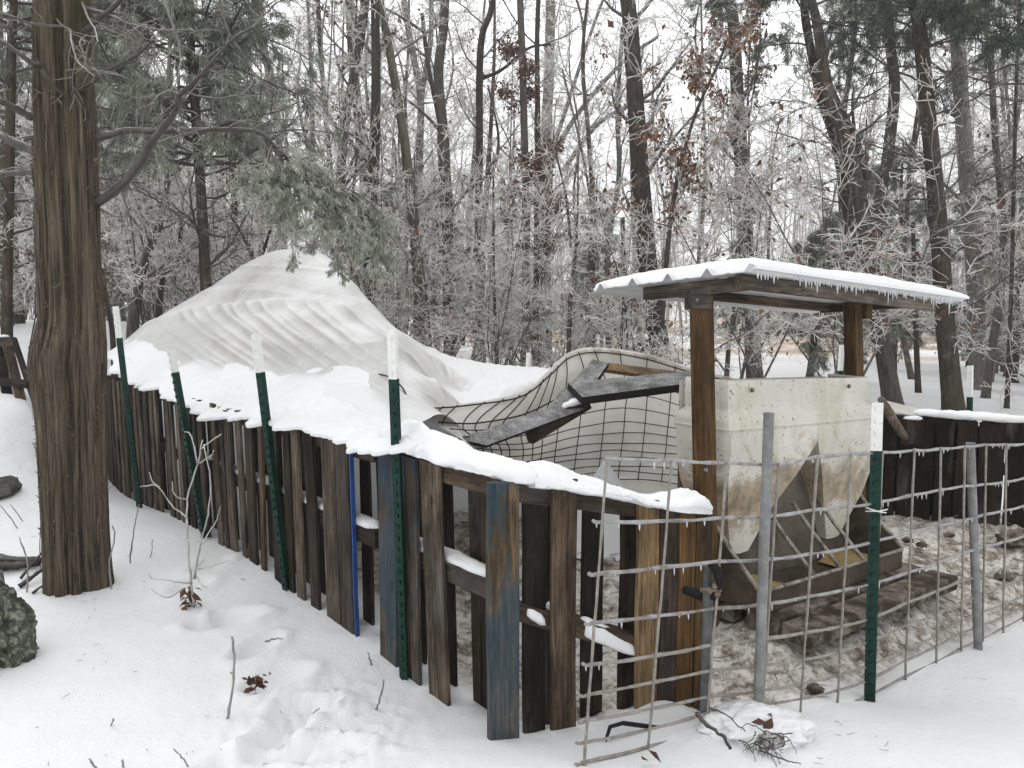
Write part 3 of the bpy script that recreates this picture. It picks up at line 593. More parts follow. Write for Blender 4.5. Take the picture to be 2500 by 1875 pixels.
pipe(P(2113, 1400, 3.95), P(2096, 957, 3.95), .0215, 'galvanised pipe farther right along the wire panel, ending level with its top')
gpipe = pipe(P(1522, 1560, 2.92), P(1531, 1220, 2.90), .020, 'short dark galvanised pipe at the gate corner under the clamp', mat=PIPE_DK)
mb = MB(); c = P(1546, 1240, 2.87); mb.tubes([c + (-.03, 0, .05), c + (.0, -.02, .02), c + (.015, -.02, -.03), c + (-.01, 0, -.10)], [.012, .02, .018, .012], 8)
c2 = P(1500, 1280, 2.95); mb.tubes([c2 + (-.035, .03, 0), c2 + (0, 0, .0), c2 + (.03, -.02, -.01)], [.017, .021, .02], 10)
mb.build('strap', CLAMP, gpipe, loc=gpipe.location); mb = MB()
c3 = P(1540, 1275, 2.86)
for dx, dz in ((0, .02), (.012, -.012), (-.02, 0)): mb.tubes([c3 + (dx, -.02, dz), c3 + (dx + .012, .02, dz)], [.012, .012], 6)
mb.tubes([c3 + (-.05, 0, .0), c3 + (.03, -.012, .006)], [.009, .009], 6); mb.build('clamp_bolt', RUST, gpipe, loc=gpipe.location)

# ------------------------------------------------------------------ welded wire panel
hp = thing('wire_fence', 'ice coated welded wire panel standing across the front of the pen', 'wire fence', (HB[3][0], HB[3][1], HB[3][2]))
fr = np.array([0, 150, 273, 398, 498, 573, 643, 696, 744, 790]) / 760.0
icic = MB()
def icicle_mesh(L, r):
    mb = MB(); mb.tubes([(0, 0, 0), (0, 0, -L * .35), (.001, 0, -L * .8), (.001, .001, -L)], [r, r * .85, r * .5, r * .15], 6); return mb
ic_objs = []
def icicle(parent, p, L, r, org=None):
    if len(ic_objs) < 7: o = icicle_mesh(.035, .0045).build('icicle', ICE, parent); ic_objs.append(o)
    else: o = ic_objs[rs.integers(len(ic_objs))].copy(); COL.objects.link(o); o.parent = parent
    o.location = Vector(p) - Vector(org if org is not None else parent.location); o.scale = (r / .0045, r / .0045, L / .035)
nic = 0
for j, f in enumerate(fr):
    pts = HT + (HB - HT) * f; pts = pts.copy()
    if j == 0 or True: d = unit(pts[1] - pts[0]); pts = np.r_[[pts[0] - d * (.035 if j else .005)], pts]
    if f > .98: pts = pts[4:]
    t = np.arange(len(pts)); tt = np.linspace(0, len(pts) - 1, len(pts) * 6)
    c = np.stack([np.interp(tt, t, pts[:, k]) for k in range(3)], -1); c[:, 2] += .004 * np.sin(tt * 1.3 + j * 2.1) + .0006 * rs.standard_normal(len(tt)).cumsum() - .006 * np.abs(np.sin(tt * np.pi))
    for _ in range(2): c[1:-1] = (c[:-2] + c[1:-1] * 2 + c[2:]) / 4
    rad = (.0072 if j < 5 else .0058) * (1 + .14 * rs.standard_normal(len(tt))); mb = MB(); mb.tubes(c, rad, 7); o = mb.build('horizontal_wire', WIRE_ICE if j < 4 else WIRE_RUST, hp, loc=hp.location); o.location = (0, 0, 0)
    if j < 5:
        for k in range([26, 24, 18, 12, 8][j]):
            if nic > 92: break
            q = c[rs.integers(2, int(len(c) * .93))]; icicle(o, q - (0, 0, .004), rs.uniform(.012, .032), rs.uniform(.0028, .0045), hp.location); nic += 1
for a, b in zip(HT, HB):
    d = b - a; t = np.linspace(0, 1.0, 14)[:, None]; c = a + d * t + np.r_[[[0, 0, 0]], .0009 * rs.standard_normal((13, 3))] + unit(np.array((.55, -.8, 0))) * .008
    mb = MB(); mb.tubes(c, .0056 * (1 + .08 * rs.standard_normal(14)), 6); o = mb.build('vertical_wire', WIRE_RUST, hp, loc=hp.location); o.location = (0, 0, 0)
mb = MB(); c = P(1893, 1102, 3.37); mb.tubes([c + (-.05, 0, .012), c + (0, -.03, 0), c + (.045, .0, -.012)], [.003] * 3, 5); mb.tubes([c + (-.05, 0, -.005), c + (0, -.032, .004), c + (.05, .0, .004)], [.003] * 3, 5)
o = mb.build('tie_wire', WHITE_STR, hp, loc=hp.location); o.location = (0, 0, 0)
# wire gate foot: dark flat bar lying in the snow at the gate corner
mb = MB(); pts = [P(1308, 1600, 2.85), P(1318, 1570, 2.86), P(1345, 1562, 2.9), P(1420, 1572, 2.95), P(1500, 1562, 2.98)]
mb.tubes(pts, [.009, .010, .010, .010, .010], 4); tag(mb.build('steel_strap', CLAMP), 'bent dark metal strap lying in the snow under the wire panel corner', 'strap')
# ------------------------------------------------------------------ feeder shelter with corrugated roof
rN, rR, rL = P(1625, 586, 3.75), P(2084, 650, 5.17), P(1278, 627, 4.67); vS = rL - rN; vT = rR - rN; rn = unit(np.cross(vT, vS))
if rn[2] < 0: rn = -rn
sh = thing('roof_shelter', 'low timber shelter with a snow covered corrugated metal roof over the feeder', 'shelter', (rN + vS / 2 + vT / 2) * (1, 1, 0))
LS, LT = np.linalg.norm(vS), np.linalg.norm(vT)
def RP(s, t, h=0): return rN + vS * s + vT * t + rn * h
def local(o): o.location = (0, 0, 0); return o
ss = np.linspace(0, 1, 121); per = 1 / 4.35
ph = (ss / per + .02) % 1.0; rib = np.maximum(0, 1 - np.abs(np.minimum(ph, 1 - ph)) / .13) ** .8 * .042 + .004 * np.maximum(0, np.cos((ph - .5) * 6 * np.pi)) * (np.abs(ph - .5) < .28)
tt = np.linspace(-.01, 1.01, 30)
T = np.array([[RP(s, t, h - .02 * smooth(.85, 1, s)) for t in tt] for s, h in zip(ss, rib)]); mb = MB(); mb.shell(T, T - rn * .003); roof = mb.build('roof_sheet', ROOFM, sh, loc=sh.location)
# roof snow lies on the ribs, rounded off at the eaves
ns, nt2 = 110, 170; s = np.linspace(-.015, 1.0, ns)[:, None]; t = np.linspace(.006, 1.012, nt2)[None]
ed = np.minimum(np.minimum((s + .015) * LS, (1.0 - s) * LS), np.minimum((t - .006) * LT, (1.012 - t) * LT)); e = np.clip(ed / .085, 0, 1); prof = np.sqrt(1 - (1 - e) ** 2)
ribi = np.interp(s, ss, rib)
th = .066 * prof * (1 + .35 * fbm(s * 5 + 1, t * 7) + .2 * fbm(s * 14, t * 20)) * (1 - .35 * smooth(.75, 1, s)) * (1 - .25 * smooth(.8, 1., t)); 
sg = s + .012 * fbm(t * 16, t * 0 + 3) * (s > .5) * prof; base = RP(0, 0) + sg[..., None] * vS + (t + 0 * s)[..., None] * vT
low = ribi * 1.0 + .002 + 0 * t
T = base + np.maximum((np.maximum(th, 0) + .010 * prof + .010), low * .75 + .001 + .02 * prof)[..., None] * rn; B = base + (low * .75 - .004)[..., None] * rn
# droop of the snow lip over the icicle side
lip = np.exp(-((s + .015) * LS / .03) ** 2) * .012; B = B - lip[..., None] * rn
mb = MB(); mb.shell(T, B); o = mb.build('roof_snow', SNOW); tag(o, 'smooth thick layer of snow resting on the corrugated shelter roof', 'snow', kind='stuff')
for k in range(84):
    t_ = (k + rs.uniform(-.3, .3)) / 84 * .985 + .01; Lc = (.010 + min(rs.exponential(.014), .05)) * (.85 + .6 * t_) * (1 + .8 * max(0, math.sin(t_ * 37)))
    if math.sin(t_ * 61 + 2 * math.sin(t_ * 23)) > .93: continue
    icicle(roof, RP(-.012, t_, -.008), Lc, rs.uniform(.0038, .0065), sh.location)
def timber(parent, p, q, w, h, m, nm, up=(0, 0, 1)):
    p = np.array(p, float); q = np.array(q, float); mb = MB(); L = np.linalg.norm(q - p)
    prof = np.array([(-w / 2 + .004, -h / 2), (w / 2 - .004, -h / 2), (w / 2, -h / 2 + .004), (w / 2, h / 2 - .004), (w / 2 - .004, h / 2), (-w / 2 + .004, h / 2), (-w / 2, h / 2 - .004), (-w / 2, -h / 2 + .004)])
    Gd = np.array([[(a, b, z) for a, b in prof] for z in (-L / 2, 0, L / 2)]); mb.grid(Gd, closed=True); mb.F.append(np.arange(8)[::-1][None]); mb.F.append((16 + np.arange(8))[None])
    o = mb.build(nm, m, parent, smooth_=False); o.location = Vector((p + q) / 2) - parent.location
    z = Vector(q - p).normalized(); u = Vector(up); x = u.cross(z).normalized() if abs(z.dot(u)) < .99 else Vector((1, 0, 0)); y = z.cross(x)
    o.rotation_euler = Matrix((x, y, z)).transposed().to_euler(); return o
bh = .072
upv = tuple(rn)
timber(sh, RP(.07, .0, -bh / 2 - .006) - vT / LT * .0, RP(.07, .88, -bh / 2 - .006), .04, bh, W_BEAM, 'rafter', upv)
timber(sh, RP(.0, .045, -bh / 2 - .006) + unit(vS) * .105, RP(.70, .045, -bh / 2 - .006), .04, bh, W_BEAM, 'rafter', upv)
timber(sh, RP(.62, .05, -.03), RP(.62, .86, -.03), .09, .045, W_BROWN, 'rafter', upv)
timber(sh, RP(.12, .80, -.035), RP(.66, .80, -.035), .06, .055, W_BROWN, 'rafter', upv)
pxl = unit(np.array((.82, .57, 0))); pyl = np.array((-pxl[1], pxl[0], 0))
def post4(x, y0, Y, ytop, lab):
    B = P(x, y0, Y); zb = float(gz(B[0], B[1])) - .15; xt = B + (P(x, ytop, Y) - B); Tp = np.array((xt[0], xt[1], xt[2])); Bp = P(x + 10, 1180, Y); Bp = Bp + (Bp - Tp) * ((Bp[2] - zb) / (Tp[2] - Bp[2]))
    o = timber(sh, Bp, Tp, .089, .089, W_POST, 'post', tuple(pyl)); o['label'] = lab; return Tp
t1 = post4(1515, 800, 3.90, 640, 'leg nearer the gate'); t2 = post4(1842, 700, 5.12, 652, 'leg standing behind the feeder')
c = P(1512, 648, 3.84); timber(sh, c - pxl * .085, c + pxl * .055, .05, .10, W_BEAM, 'header_block'); c = P(1868, 673, 5.12); timber(sh, c - pxl * .02, c + pxl * .05, .05, .10, W_POST, 'header_block')
mb = MB()
for (x, y, Y) in [(1503, 648, 3.80), (1523, 1015, 3.845)]: c = P(x, y, Y); mb.tubes([c, c + (.006, -.012, 0)], [.010, .008], 10)
o = mb.build('bolt_head', GALV, sh, loc=sh.location)

# ------------------------------------------------------------------ hog feeder
FL = P(1572, 1000, 3.95); FL[2] = 0
fd = thing('pig_feeder', 'dirty white plastic feeder with two tapering hoppers over a divided trough', 'feeder', FL)
fx = np.array((.8, .6, 0)); fy = np.array((-.6, .8, 0)); TL = .035
def FPt(x, y, z): return FL + fx * x + fy * y + np.array((0, 0, z - TL * x))
def fgrid(mb, rows, dirt=None, nu=24, nv=10, bulge=0.0):
    """rows: list of polylines (same count) of local feeder coordinates, resampled to a smooth sheet"""
    A = np.array(rows, float); r, c, _ = A.shape; u = np.linspace(0, c - 1, nu); v = np.linspace(0, r - 1, nv)
    B = np.stack([[np.interp(u, np.arange(c), A[i, :, k]) for i in range(r)] for k in range(3)], -1)
    D = np.stack([[np.interp(v, np.arange(r), B[:, j, k]) for j in range(nu)] for k in range(3)], -1)
    W = np.array([[FPt(*p) for p in row] for row in D]); zz = D[..., 2]
    mb.grid(W, np.exp(-((zz - .66) / .24) ** 2)); return mb
W_, zt, zr, zs = 1.49, 1.305, 1.12, 1.045; D_ = .34
hb = MB(); rr_ = .035
def upper(z, ins):                    # ring at height z
    return [(ins, D_ - ins, z), (ins, rr_ + ins, z), (rr_ * .3 + ins, rr_ * .3 + ins, z), (rr_ + ins, ins, z), (W_ - rr_ - ins, ins, z), (W_ - rr_ * .3 - ins, rr_ * .3 + ins, z), (W_ - ins, rr_ + ins, z), (W_ - ins, D_ - ins, z)]
rings = [upper(zt - .01, .042), upper(zt, .03), upper(zt - .004, .024), upper(zt - .03, .022), upper(zr + .035, .022), upper(zr + .02, .026), upper(zr - .015, -.012), upper(zr - .04, -.016), upper(zs + .01, -.016), upper(zs + .002, -.016), upper(zs - .001, -.022), upper(zs - .006, -.017), upper(zs - .02, -.016)]
cor = lambda a: np.array(a, float)
Wg = np.array([[FPt(*p) for p in r] for r in rings]); Wg2 = np.concatenate([Wg[:, :1] * 0 + Wg[:, :1], Wg], 1)
n0 = hb.n; up = np.array([[np.array([np.interp(np.linspace(0, 7, 57), np.arange(8), r[:, k]) for k in range(3)]).T for r in Wg]])[0]
wob = .006 * fbm(np.linspace(0, 9, 57)[None] + np.zeros((len(rings), 1)), np.arange(len(rings))[:, None] * .6 + 2.); up[..., 2] += wob * (np.arange(len(rings)) < 5)[:, None] * 2
hb.grid(up, np.exp(-((np.array(rings)[:, :1, 2] - .66) / .24) ** 2) + np.zeros((1, 57)))
b = -.016
# front sheets of the two hoppers, then their inner flanks and the outer ends
fgrid(hb, [[(b + .02, b, 1.025), (.4, b, 1.025), (.825, b, 1.025)], [(b + .02, b, .93), (.4, b, .93), (.822, b, .93)], [(.0, b + .01, .74), (.3, b + .01, .74), (.62, b + .01, .74)], [(.055, .03, .56), (.25, .03, .56), (.44, .03, .56)], [(.11, .05, .34), (.19, .05, .335), (.27, .05, .34)]], nu=30, nv=26)
fgrid(hb, [[(.825, b, 1.025), (1.2, b, 1.025), (W_ - b - .02, b, 1.025)], [(.828, b, .93), (1.2, b, .93), (W_ - b - .02, b, .93)], [(.90, b + .01, .74), (1.2, b + .01, .74), (W_, b + .01, .74)], [(.985, .03, .56), (1.2, .03, .56), (W_ - .04, .03, .56)], [(1.07, .05, .29), (1.14, .05, .285), (1.21, .05, .29)]], nu=30, nv=26)
fgrid(hb, [[(.822, b, .93), (.822, D_, .93)], [(.62, b + .01, .74), (.62, D_, .74)], [(.44, .03, .56), (.44, D_ - .04, .56)], [(.27, .05, .34), (.27, D_ - .1, .34)]], nu=8, nv=16)
fgrid(hb, [[(.828, b, .93), (.828, D_, .93)], [(.90, b + .01, .74), (.90, D_, .74)], [(.985, .03, .56), (.985, D_ - .04, .56)], [(1.07, .05, .29), (1.07, D_ - .1, .29)]], nu=8, nv=16)
fgrid(hb, [[(b, D_, 1.025), (b, .03, 1.025), (b + .02, b, 1.025)], [(b, D_, .93), (b, .03, .93), (b + .02, b, .93)], [(-.005, D_ - .02, .74), (-.005, .04, .74), (.0, b + .01, .74)], [(.045, D_ - .06, .56), (.045, .08, .56), (.055, .03, .56)], [(.10, D_ - .12, .37), (.10, .09, .34), (.11, .05, .34)]], nu=12, nv=26)
fgrid(hb, [[(W_ - b - .02, b, 1.025), (W_ - b, .03, 1.025), (W_ - b, D_, 1.025)], [(W_, b + .01, .74), (W_, .04, .74), (W_, D_ - .02, .74)], [(W_ - .04, .03, .56), (W_ - .04, .08, .56), (W_ - .04, D_ - .06, .56)], [(1.21, .05, .29), (1.215, .09, .29), (1.215, D_ - .12, .37)]], nu=12, nv=16)
fgrid(hb, [[(0, D_, zt - .02), (W_, D_, zt - .02)], [(0, D_, .40), (W_, D_, .40)]], nu=4, nv=4)
hop = hb.build('hopper', PLASTIC, fd, attr='dirt', loc=fd.location)
mb = MB()
for x in (.20, 1.18): mb = MB(); c = FPt(x, .004, zt - .055); mb.tubes([c + fy * .004, c - fy * .008], [.013, .011], 12); mb.build('bolt', RUST, hop, loc=fd.location)
def plate(pts, th, m, nm, nrm):
    pts = np.array([FPt(*p) for p in pts]); k = len(pts); nrm = np.array(nrm, float); nw = fx * nrm[0] + fy * nrm[1] + np.array((0, 0, nrm[2])); V = np.concatenate([pts - nw * th / 2, pts + nw * th / 2])
    mb = MB(); mb.add(V, [tuple(range(k))[::-1], tuple(range(k, 2 * k))] + [(i, (i + 1) % k, k + (i + 1) % k, k + i) for i in range(k)]) if k != 4 else mb.add(V, [(3, 2, 1, 0), (4, 5, 6, 7)] + [(i, (i + 1) % k, k + (i + 1) % k, k + i) for i in range(k)])
    return mb.build(nm, m, fd, smooth_=False, loc=fd.location)
xa, xb_, yf, zf = -.03, 1.44, -.24, .20
plate([(.06, .16, .88), (.06, .10, .15), (1.42, .10, .15), (1.42, .16, .88)], .012, TROUGH_LT, 'back_plate', (0, 1, 0))
plate([(xa, yf, .13), (xb_, yf, .13), (xb_, .28, .13), (xa, .28, .13)], .012, TROUGH, 'trough_floor', (0, 0, 1))
plate([(xa, yf, .125), (xa, yf, .235), (xb_, yf, .235), (xb_, yf, .125)], .012, TROUGH, 'trough_lip', (0, 1, 0))
for x in (xa - .004, xb_ + .004): plate([(x, yf, .125), (x, yf, .24), (x, .10, .60), (x, .26, .60), (x, .26, .125)], .012, TROUGH, 'trough_end', (1, 0, 0))
for x in (xa - .004, .46, .72, .98, xb_ + .004):
    mb = MB(); mb.tubes([FPt(x, yf - .004, .245), FPt(x, -.05, .425), FPt(x, .07, .56)], [.012] * 3, 6); mb.build('divider_bar', TROUGH_EDGE, fd, loc=fd.location)
mb = MB(); mb.tubes([FPt(xa, yf - .003, .24), FPt((xa + xb_) / 2, yf - .003, .238), FPt(xb_, yf - .003, .24)], [.011] * 3, 6); mb.build('lip_edge', TROUGH_EDGE, fd, loc=fd.location)
for x0, x1 in ((.02, .44), (1.0, 1.42)):
    X, Y = np.meshgrid(np.linspace(x0, x1, 18), np.linspace(yf + .02, .06, 12), indexing='ij'); Z = .15 + .035 * smooth(0, .1, x1 - X) * smooth(0, .1, X - x0) + .02 * fbm(X * 14, Y * 14)
    mb = MB(); mb.grid(np.array([[FPt(*q) for q in zip(a, b_, c_)] for a, b_, c_ in zip(X, Y, Z)])); o = mb.build('feed', GRAIN, fd, loc=fd.location)
slab = thing('wooden_skid', 'muddy wooden skid of heavy planks the feeder stands on', 'skid', FL)
for y0, x0, x1, zc in ((-.42, .02, 1.62, .065), (-.24, -.02, 1.58, .075), (.0, -.02, 1.55, .07), (.22, -.02, 1.55, .07)):
    timber(slab, FPt(x0, y0, zc), FPt(x1, y0, zc), .16, .085, PEN_WOOD, 'plank')

# ------------------------------------------------------------------ collapsed hoop: bent wire grid with shade cloth
def catmull(A, n):                    # A (k,3) -> n samples
    A = np.asarray(A, float); k = len(A); t = np.linspace(0, k - 1 - 1e-6, n); i = t.astype(int); f = (t - i)[:, None]
    g = lambda j: A[np.clip(j, 0, k - 1)]
    p0, p1, p2, p3 = g(i - 1), g(i), g(i + 1), g(i + 2)
    p0 = np.where((i == 0)[:, None], 2 * p1 - p2, p0); p3 = np.where((i + 2 > k - 1)[:, None], 2 * p2 - p1, p3)
    return .5 * (2 * p1 + (p2 - p0) * f + (2 * p0 - 5 * p1 + 4 * p2 - p3) * f ** 2 + (3 * p1 - p0 - 3 * p2 + p3) * f ** 3)
hrows = [
    [(902, 882, 4.62), (1010, 874, 5.0), (1125, 853, 5.4), (1188, 806, 5.7), (1232, 766, 5.95), (1290, 757, 6.1), (1395, 772, 6.2), (1500, 802, 6.25), (1640, 834, 6.3), (1830, 860, 6.35)],
    [(925, 900, 4.5), (1020, 899, 4.9), (1120, 882, 5.3), (1190, 842, 5.65), (1250, 800, 5.95), (1308, 790, 6.15), (1402, 800, 6.25), (1500, 828, 6.3), (1640, 852, 6.3), (1830, 872, 6.3)],
    [(958, 920, 4.42), (1040, 922, 4.85), (1125, 906, 5.3), (1195, 876, 5.75), (1262, 845, 6.1), (1330, 838, 6.3), (1410, 846, 6.4), (1500, 870, 6.4), (1640, 895, 6.4), (1830, 915, 6.35)],
    [(1000, 944, 4.42), (1068, 948, 4.9), (1132, 940, 5.4), (1195, 918, 5.9), (1262, 893, 6.25), (1332, 884, 6.4), (1415, 890, 6.45), (1500, 908, 6.45), (1640, 925, 6.4), (1830, 945, 6.35)],
    [(1030, 968, 4.5), (1088, 973, 4.95), (1142, 970, 5.45), (1198, 956, 5.95), (1264, 942, 6.25), (1335, 936, 6.35), (1418, 940, 6.4), (1500, 950, 6.4), (1640, 960, 6.35), (1830, 980, 6.3)],
    [(1040, 1000, 4.6), (1092, 1008, 5.0), (1145, 1005, 5.45), (1200, 996, 5.85), (1266, 988, 6.1), (1336, 984, 6.15), (1420, 988, 6.2), (1500, 996, 6.2), (1640, 1005, 6.2), (1830, 1020, 6.2)],
    [(1036, 1060, 4.7), (1090, 1062, 5.0), (1145, 1054, 5.4), (1202, 1042, 5.7), (1268, 1030, 5.9), (1338, 1026, 5.95), (1420, 1030, 6.0), (1500, 1038, 6.0), (1640, 1050, 6.0), (1830, 1070, 6.0)],
    [(1030, 1130, 4.8), (1090, 1125, 5.05), (1145, 1112, 5.35), (1204, 1096, 5.6), (1270, 1085, 5.75), (1340, 1080, 5.8), (1420, 1085, 5.85), (1500, 1095, 5.85), (1640, 1105, 5.85), (1830, 1120, 5.85)]]
HG = np.array([[P(*q) for q in r] for r in hrows]); NU, NV = 200, 80
H1 = np.array([catmull(r, NU) for r in HG]); HS = np.stack([catmull(H1[:, j], NV) for j in range(NU)], 1)   # NV x NU x 3
hoop = thing('hoop_panel', 'buckled hoop of wire grid lined with pale shade cloth behind the snowy fence', 'hoop shelter', (HS[40, 60] * (1, 1, 0)))
nrm = unit(np.cross(np.gradient(HS, axis=1), np.gradient(HS, axis=0)))
camv = np.array((0, 0, CAMZ)) - HS; sgn = np.sign((nrm * camv).sum(-1, keepdims=True)); nrm = nrm * np.sign(np.median(sgn))
jj, ii = np.meshgrid(np.arange(NU), np.arange(NV)); CL = HS - nrm * (.018 + .014 * fbm(jj / 9., ii / 7.))[..., None]
# the cloth laps over the top edge as a stitched rim
top = CL[:1] + np.array((0, .02, .022)); kr = smooth(8, 40, np.arange(NU))[None, :, None]; back = CL[:1] + np.array((0, .02, .015)) * (1 - kr) + np.array((0, .07, -.02)) * kr; back2 = CL[:1] + np.array((0, .022, .01)) * (1 - kr) + np.array((0, .10, -.12)) * kr; rim = np.concatenate([back2, back, top, CL])
stain = np.zeros(rim.shape[:2]); stain[:7] = .9 * smooth(1180, 1330, PX(rim[:7])[0]) + .25
mb = MB(); mb.grid(rim, stain); mb.build('shade_cloth', CLOTH, hoop, attr='stain', loc=hoop.location)
f = nrm * .004
def hs(u, v):
    u = np.clip(u, 0, NU - 1.001); v = np.clip(v, 0, NV - 1.001); i = u.astype(int); j = v.astype(int); fu = (u - i)[:, None]; fv = (v - j)[:, None]; A = HS + f
    return (A[j, i] * (1 - fu) + A[j, i + 1] * fu) * (1 - fv) + (A[j + 1, i] * (1 - fu) + A[j + 1, i + 1] * fu) * fv
for v in [1.5, 19, 26, 33.5, 40, 45, 50, 54, 57.6, 62.7, 66, 70]:
    q = np.linspace(0, NU - 1, 90); L_ = hs(q, v + .35 * np.sin(q * .13 + v)); mb = MB(); mb.tubes(L_, np.full(90, .0058 if v < 20 else .0042), 6); mb.build('grid_wire', WIRE, hoop, loc=hoop.location)
x0row = PX(HS[0])[0]
for xe in [930, 958, 988, 1047, 1088, 1123, 1145, 1173, 1190, 1204, 1222, 1249, 1284, 1339, 1398, 1460, 1525, 1600, 1690]:
    u0 = np.interp(xe, x0row, np.arange(NU)); sk = np.interp(u0, [40, 80, 110], [.8, .5, .17]); v = np.linspace(0, 70, 44); u = u0 - sk * np.minimum(v, 26) - min(sk, .22) * np.maximum(v - 26, 0)
    m_ = u > 0
    if m_.sum() > 3: mb = MB(); mb.tubes(hs(u[m_], v[m_]), np.full(m_.sum(), .0045), 6); mb.build('grid_wire', WIRE, hoop, loc=hoop.location)
mb = MB(); mb.tubes(catmull([P(1180, 865, 5.2), P(1240, 872, 5.15), P(1310, 882, 5.2)], 8), [.004] * 8, 5)
# a stretch of bare bent wire where the tarp has torn, left of the hoop
tw = thing('wire_bundle', 'curved bare wires poking out under the torn tarp edge', 'wires', P(880, 840, 4.8))
for k in range(7):
    pts = catmull([P(808 + 2 * k, 806 + 7 * k, 5.2), P(840, 814 + 12 * k, 5.0), P(868 + 3 * k, 836 + 12 * k, 4.8), P(885 + 3 * k, 872 + 4 * k, 4.62)], 12); mb = MB(); mb.tubes(pts, [.0055] * 12, 5); mb.build('wire', WIRE, tw, loc=tw.location)
# plank frame on the hoop
def quad_plank(pts, Ys, th, m, nm, label, cat='plank', group=None, down=None):
    T = np.array([P(x, y, Y) for (x, y), Y in zip(pts, Ys)]); c = T.mean(0); n = unit(np.cross(T[1] - T[0], T[3] - T[0]));
    if n[2] < 0: n = -n
    dn = np.array(down) if down is not None else -n
    k = len(T); V = np.concatenate([T, T + dn * th]); mb = MB(); mb.add(V, [(0, 1, 2, 3), (7, 6, 5, 4)] + [(i, k + i, k + (i + 1) % k, (i + 1) % k) for i in range(k)])
    bm_ = mb.build(nm, m, smooth_=False, loc=tuple(c)); tag(bm_, label, cat, group)
    me = bm_.data; import bmesh; bm = bmesh.new(); bm.from_mesh(me); bmesh.ops.recalc_face_normals(bm, faces=bm.faces); bm.to_mesh(me); bm.free(); return bm_
PG = 'loose planks on the buckled hoop'
quad_plank([(1000, 938), (1180, 882), (1246, 862), (1258, 878)][:0] or [(990, 948), (1232, 864), (1262, 884), (1052, 962)], [4.45, 5.3, 5.2, 4.5], .022, FROST, 'frosted_plank', 'frosty grey plank sloping down into the snow cap', 'plank', PG)
quad_plank([(1222, 840), (1280, 776), (1314, 784), (1268, 852)], [5.45, 5.75, 5.68, 5.3], .03, FROST, 'frosted_plank', 'short frosty plank slanting up to the hoop crest', 'plank', PG)
quad_plank([(1185, 880), (1215, 838), (1262, 850), (1235, 895)], [5.25, 5.42, 5.3, 5.15], .03, FROST, 'frosted_plank', 'short frosty plank with snow at the crossing joint', 'plank', PG)
quad_plank([(1226, 826), (1500, 800), (1530, 822), (1258, 858)], [5.35, 5.55, 5.2, 5.1], .052, FROST, 'frosted_plank', 'long frosty plank with a dark edge reaching the feeder', 'plank', PG, down=(0, 0, -1))
quad_plank([(1302, 782), (1492, 806), (1480, 822), (1296, 796)], [5.95, 6.0, 5.9, 5.85], .03, W_TAN, 'pale_plank', 'pale bare plank under the hoop crest', 'plank', PG)
bb = thing('wooden_beam', 'brown timber beam under the sloping frosty plank', 'beam', P(1200, 920, 5.2), PG); timber(bb, P(1142, 944, 5.0), P(1268, 868, 5.28), .06, .10, W_BROWN, 'timber')
snow_blob('snow_patch', [P(1208, 884, 5.2), P(1235, 872, 5.2), P(1262, 862, 5.25)], .10, .028, 'small patch of snow at the joint of the frosty planks', 9., .5, 30, 14)
# snow heap inside the pen under the hoop
hc = P(1306, 1075, 5.35); q, w = np.meshgrid(np.linspace(0, 1, 24), np.linspace(0, 2 * np.pi, 48, endpoint=False), indexing='ij'); ht = P(1306, 980, 5.35)[2] - float(gz(*hc[:2]))
rq = q * (.42 + .10 * fbm(np.cos(w) * 2, np.sin(w) * 2)); mb = MB(); mb.grid(np.stack([hc[0] + rq * np.cos(w), hc[1] + rq * np.sin(w), float(gz(*hc[:2])) - .03 + ht * (1 - q) ** 1.15 + .03 * fbm(rq * np.cos(w) * 8, rq * np.sin(w) * 8) * q], -1), closed=True)
tag(mb.build('snow_pile', SNOW), 'pointed pile of snow inside the pen under the hoop', 'snow', kind='stuff')
quad_plank([(1893, 860), (1990, 884), (1985, 899), (1896, 884)], [6.3, 6.2, 6.15, 6.2], .012, CLOTH, 'cloth_scrap', 'scrap of pale shade cloth showing between the feeder and the black pallets', 'cloth')

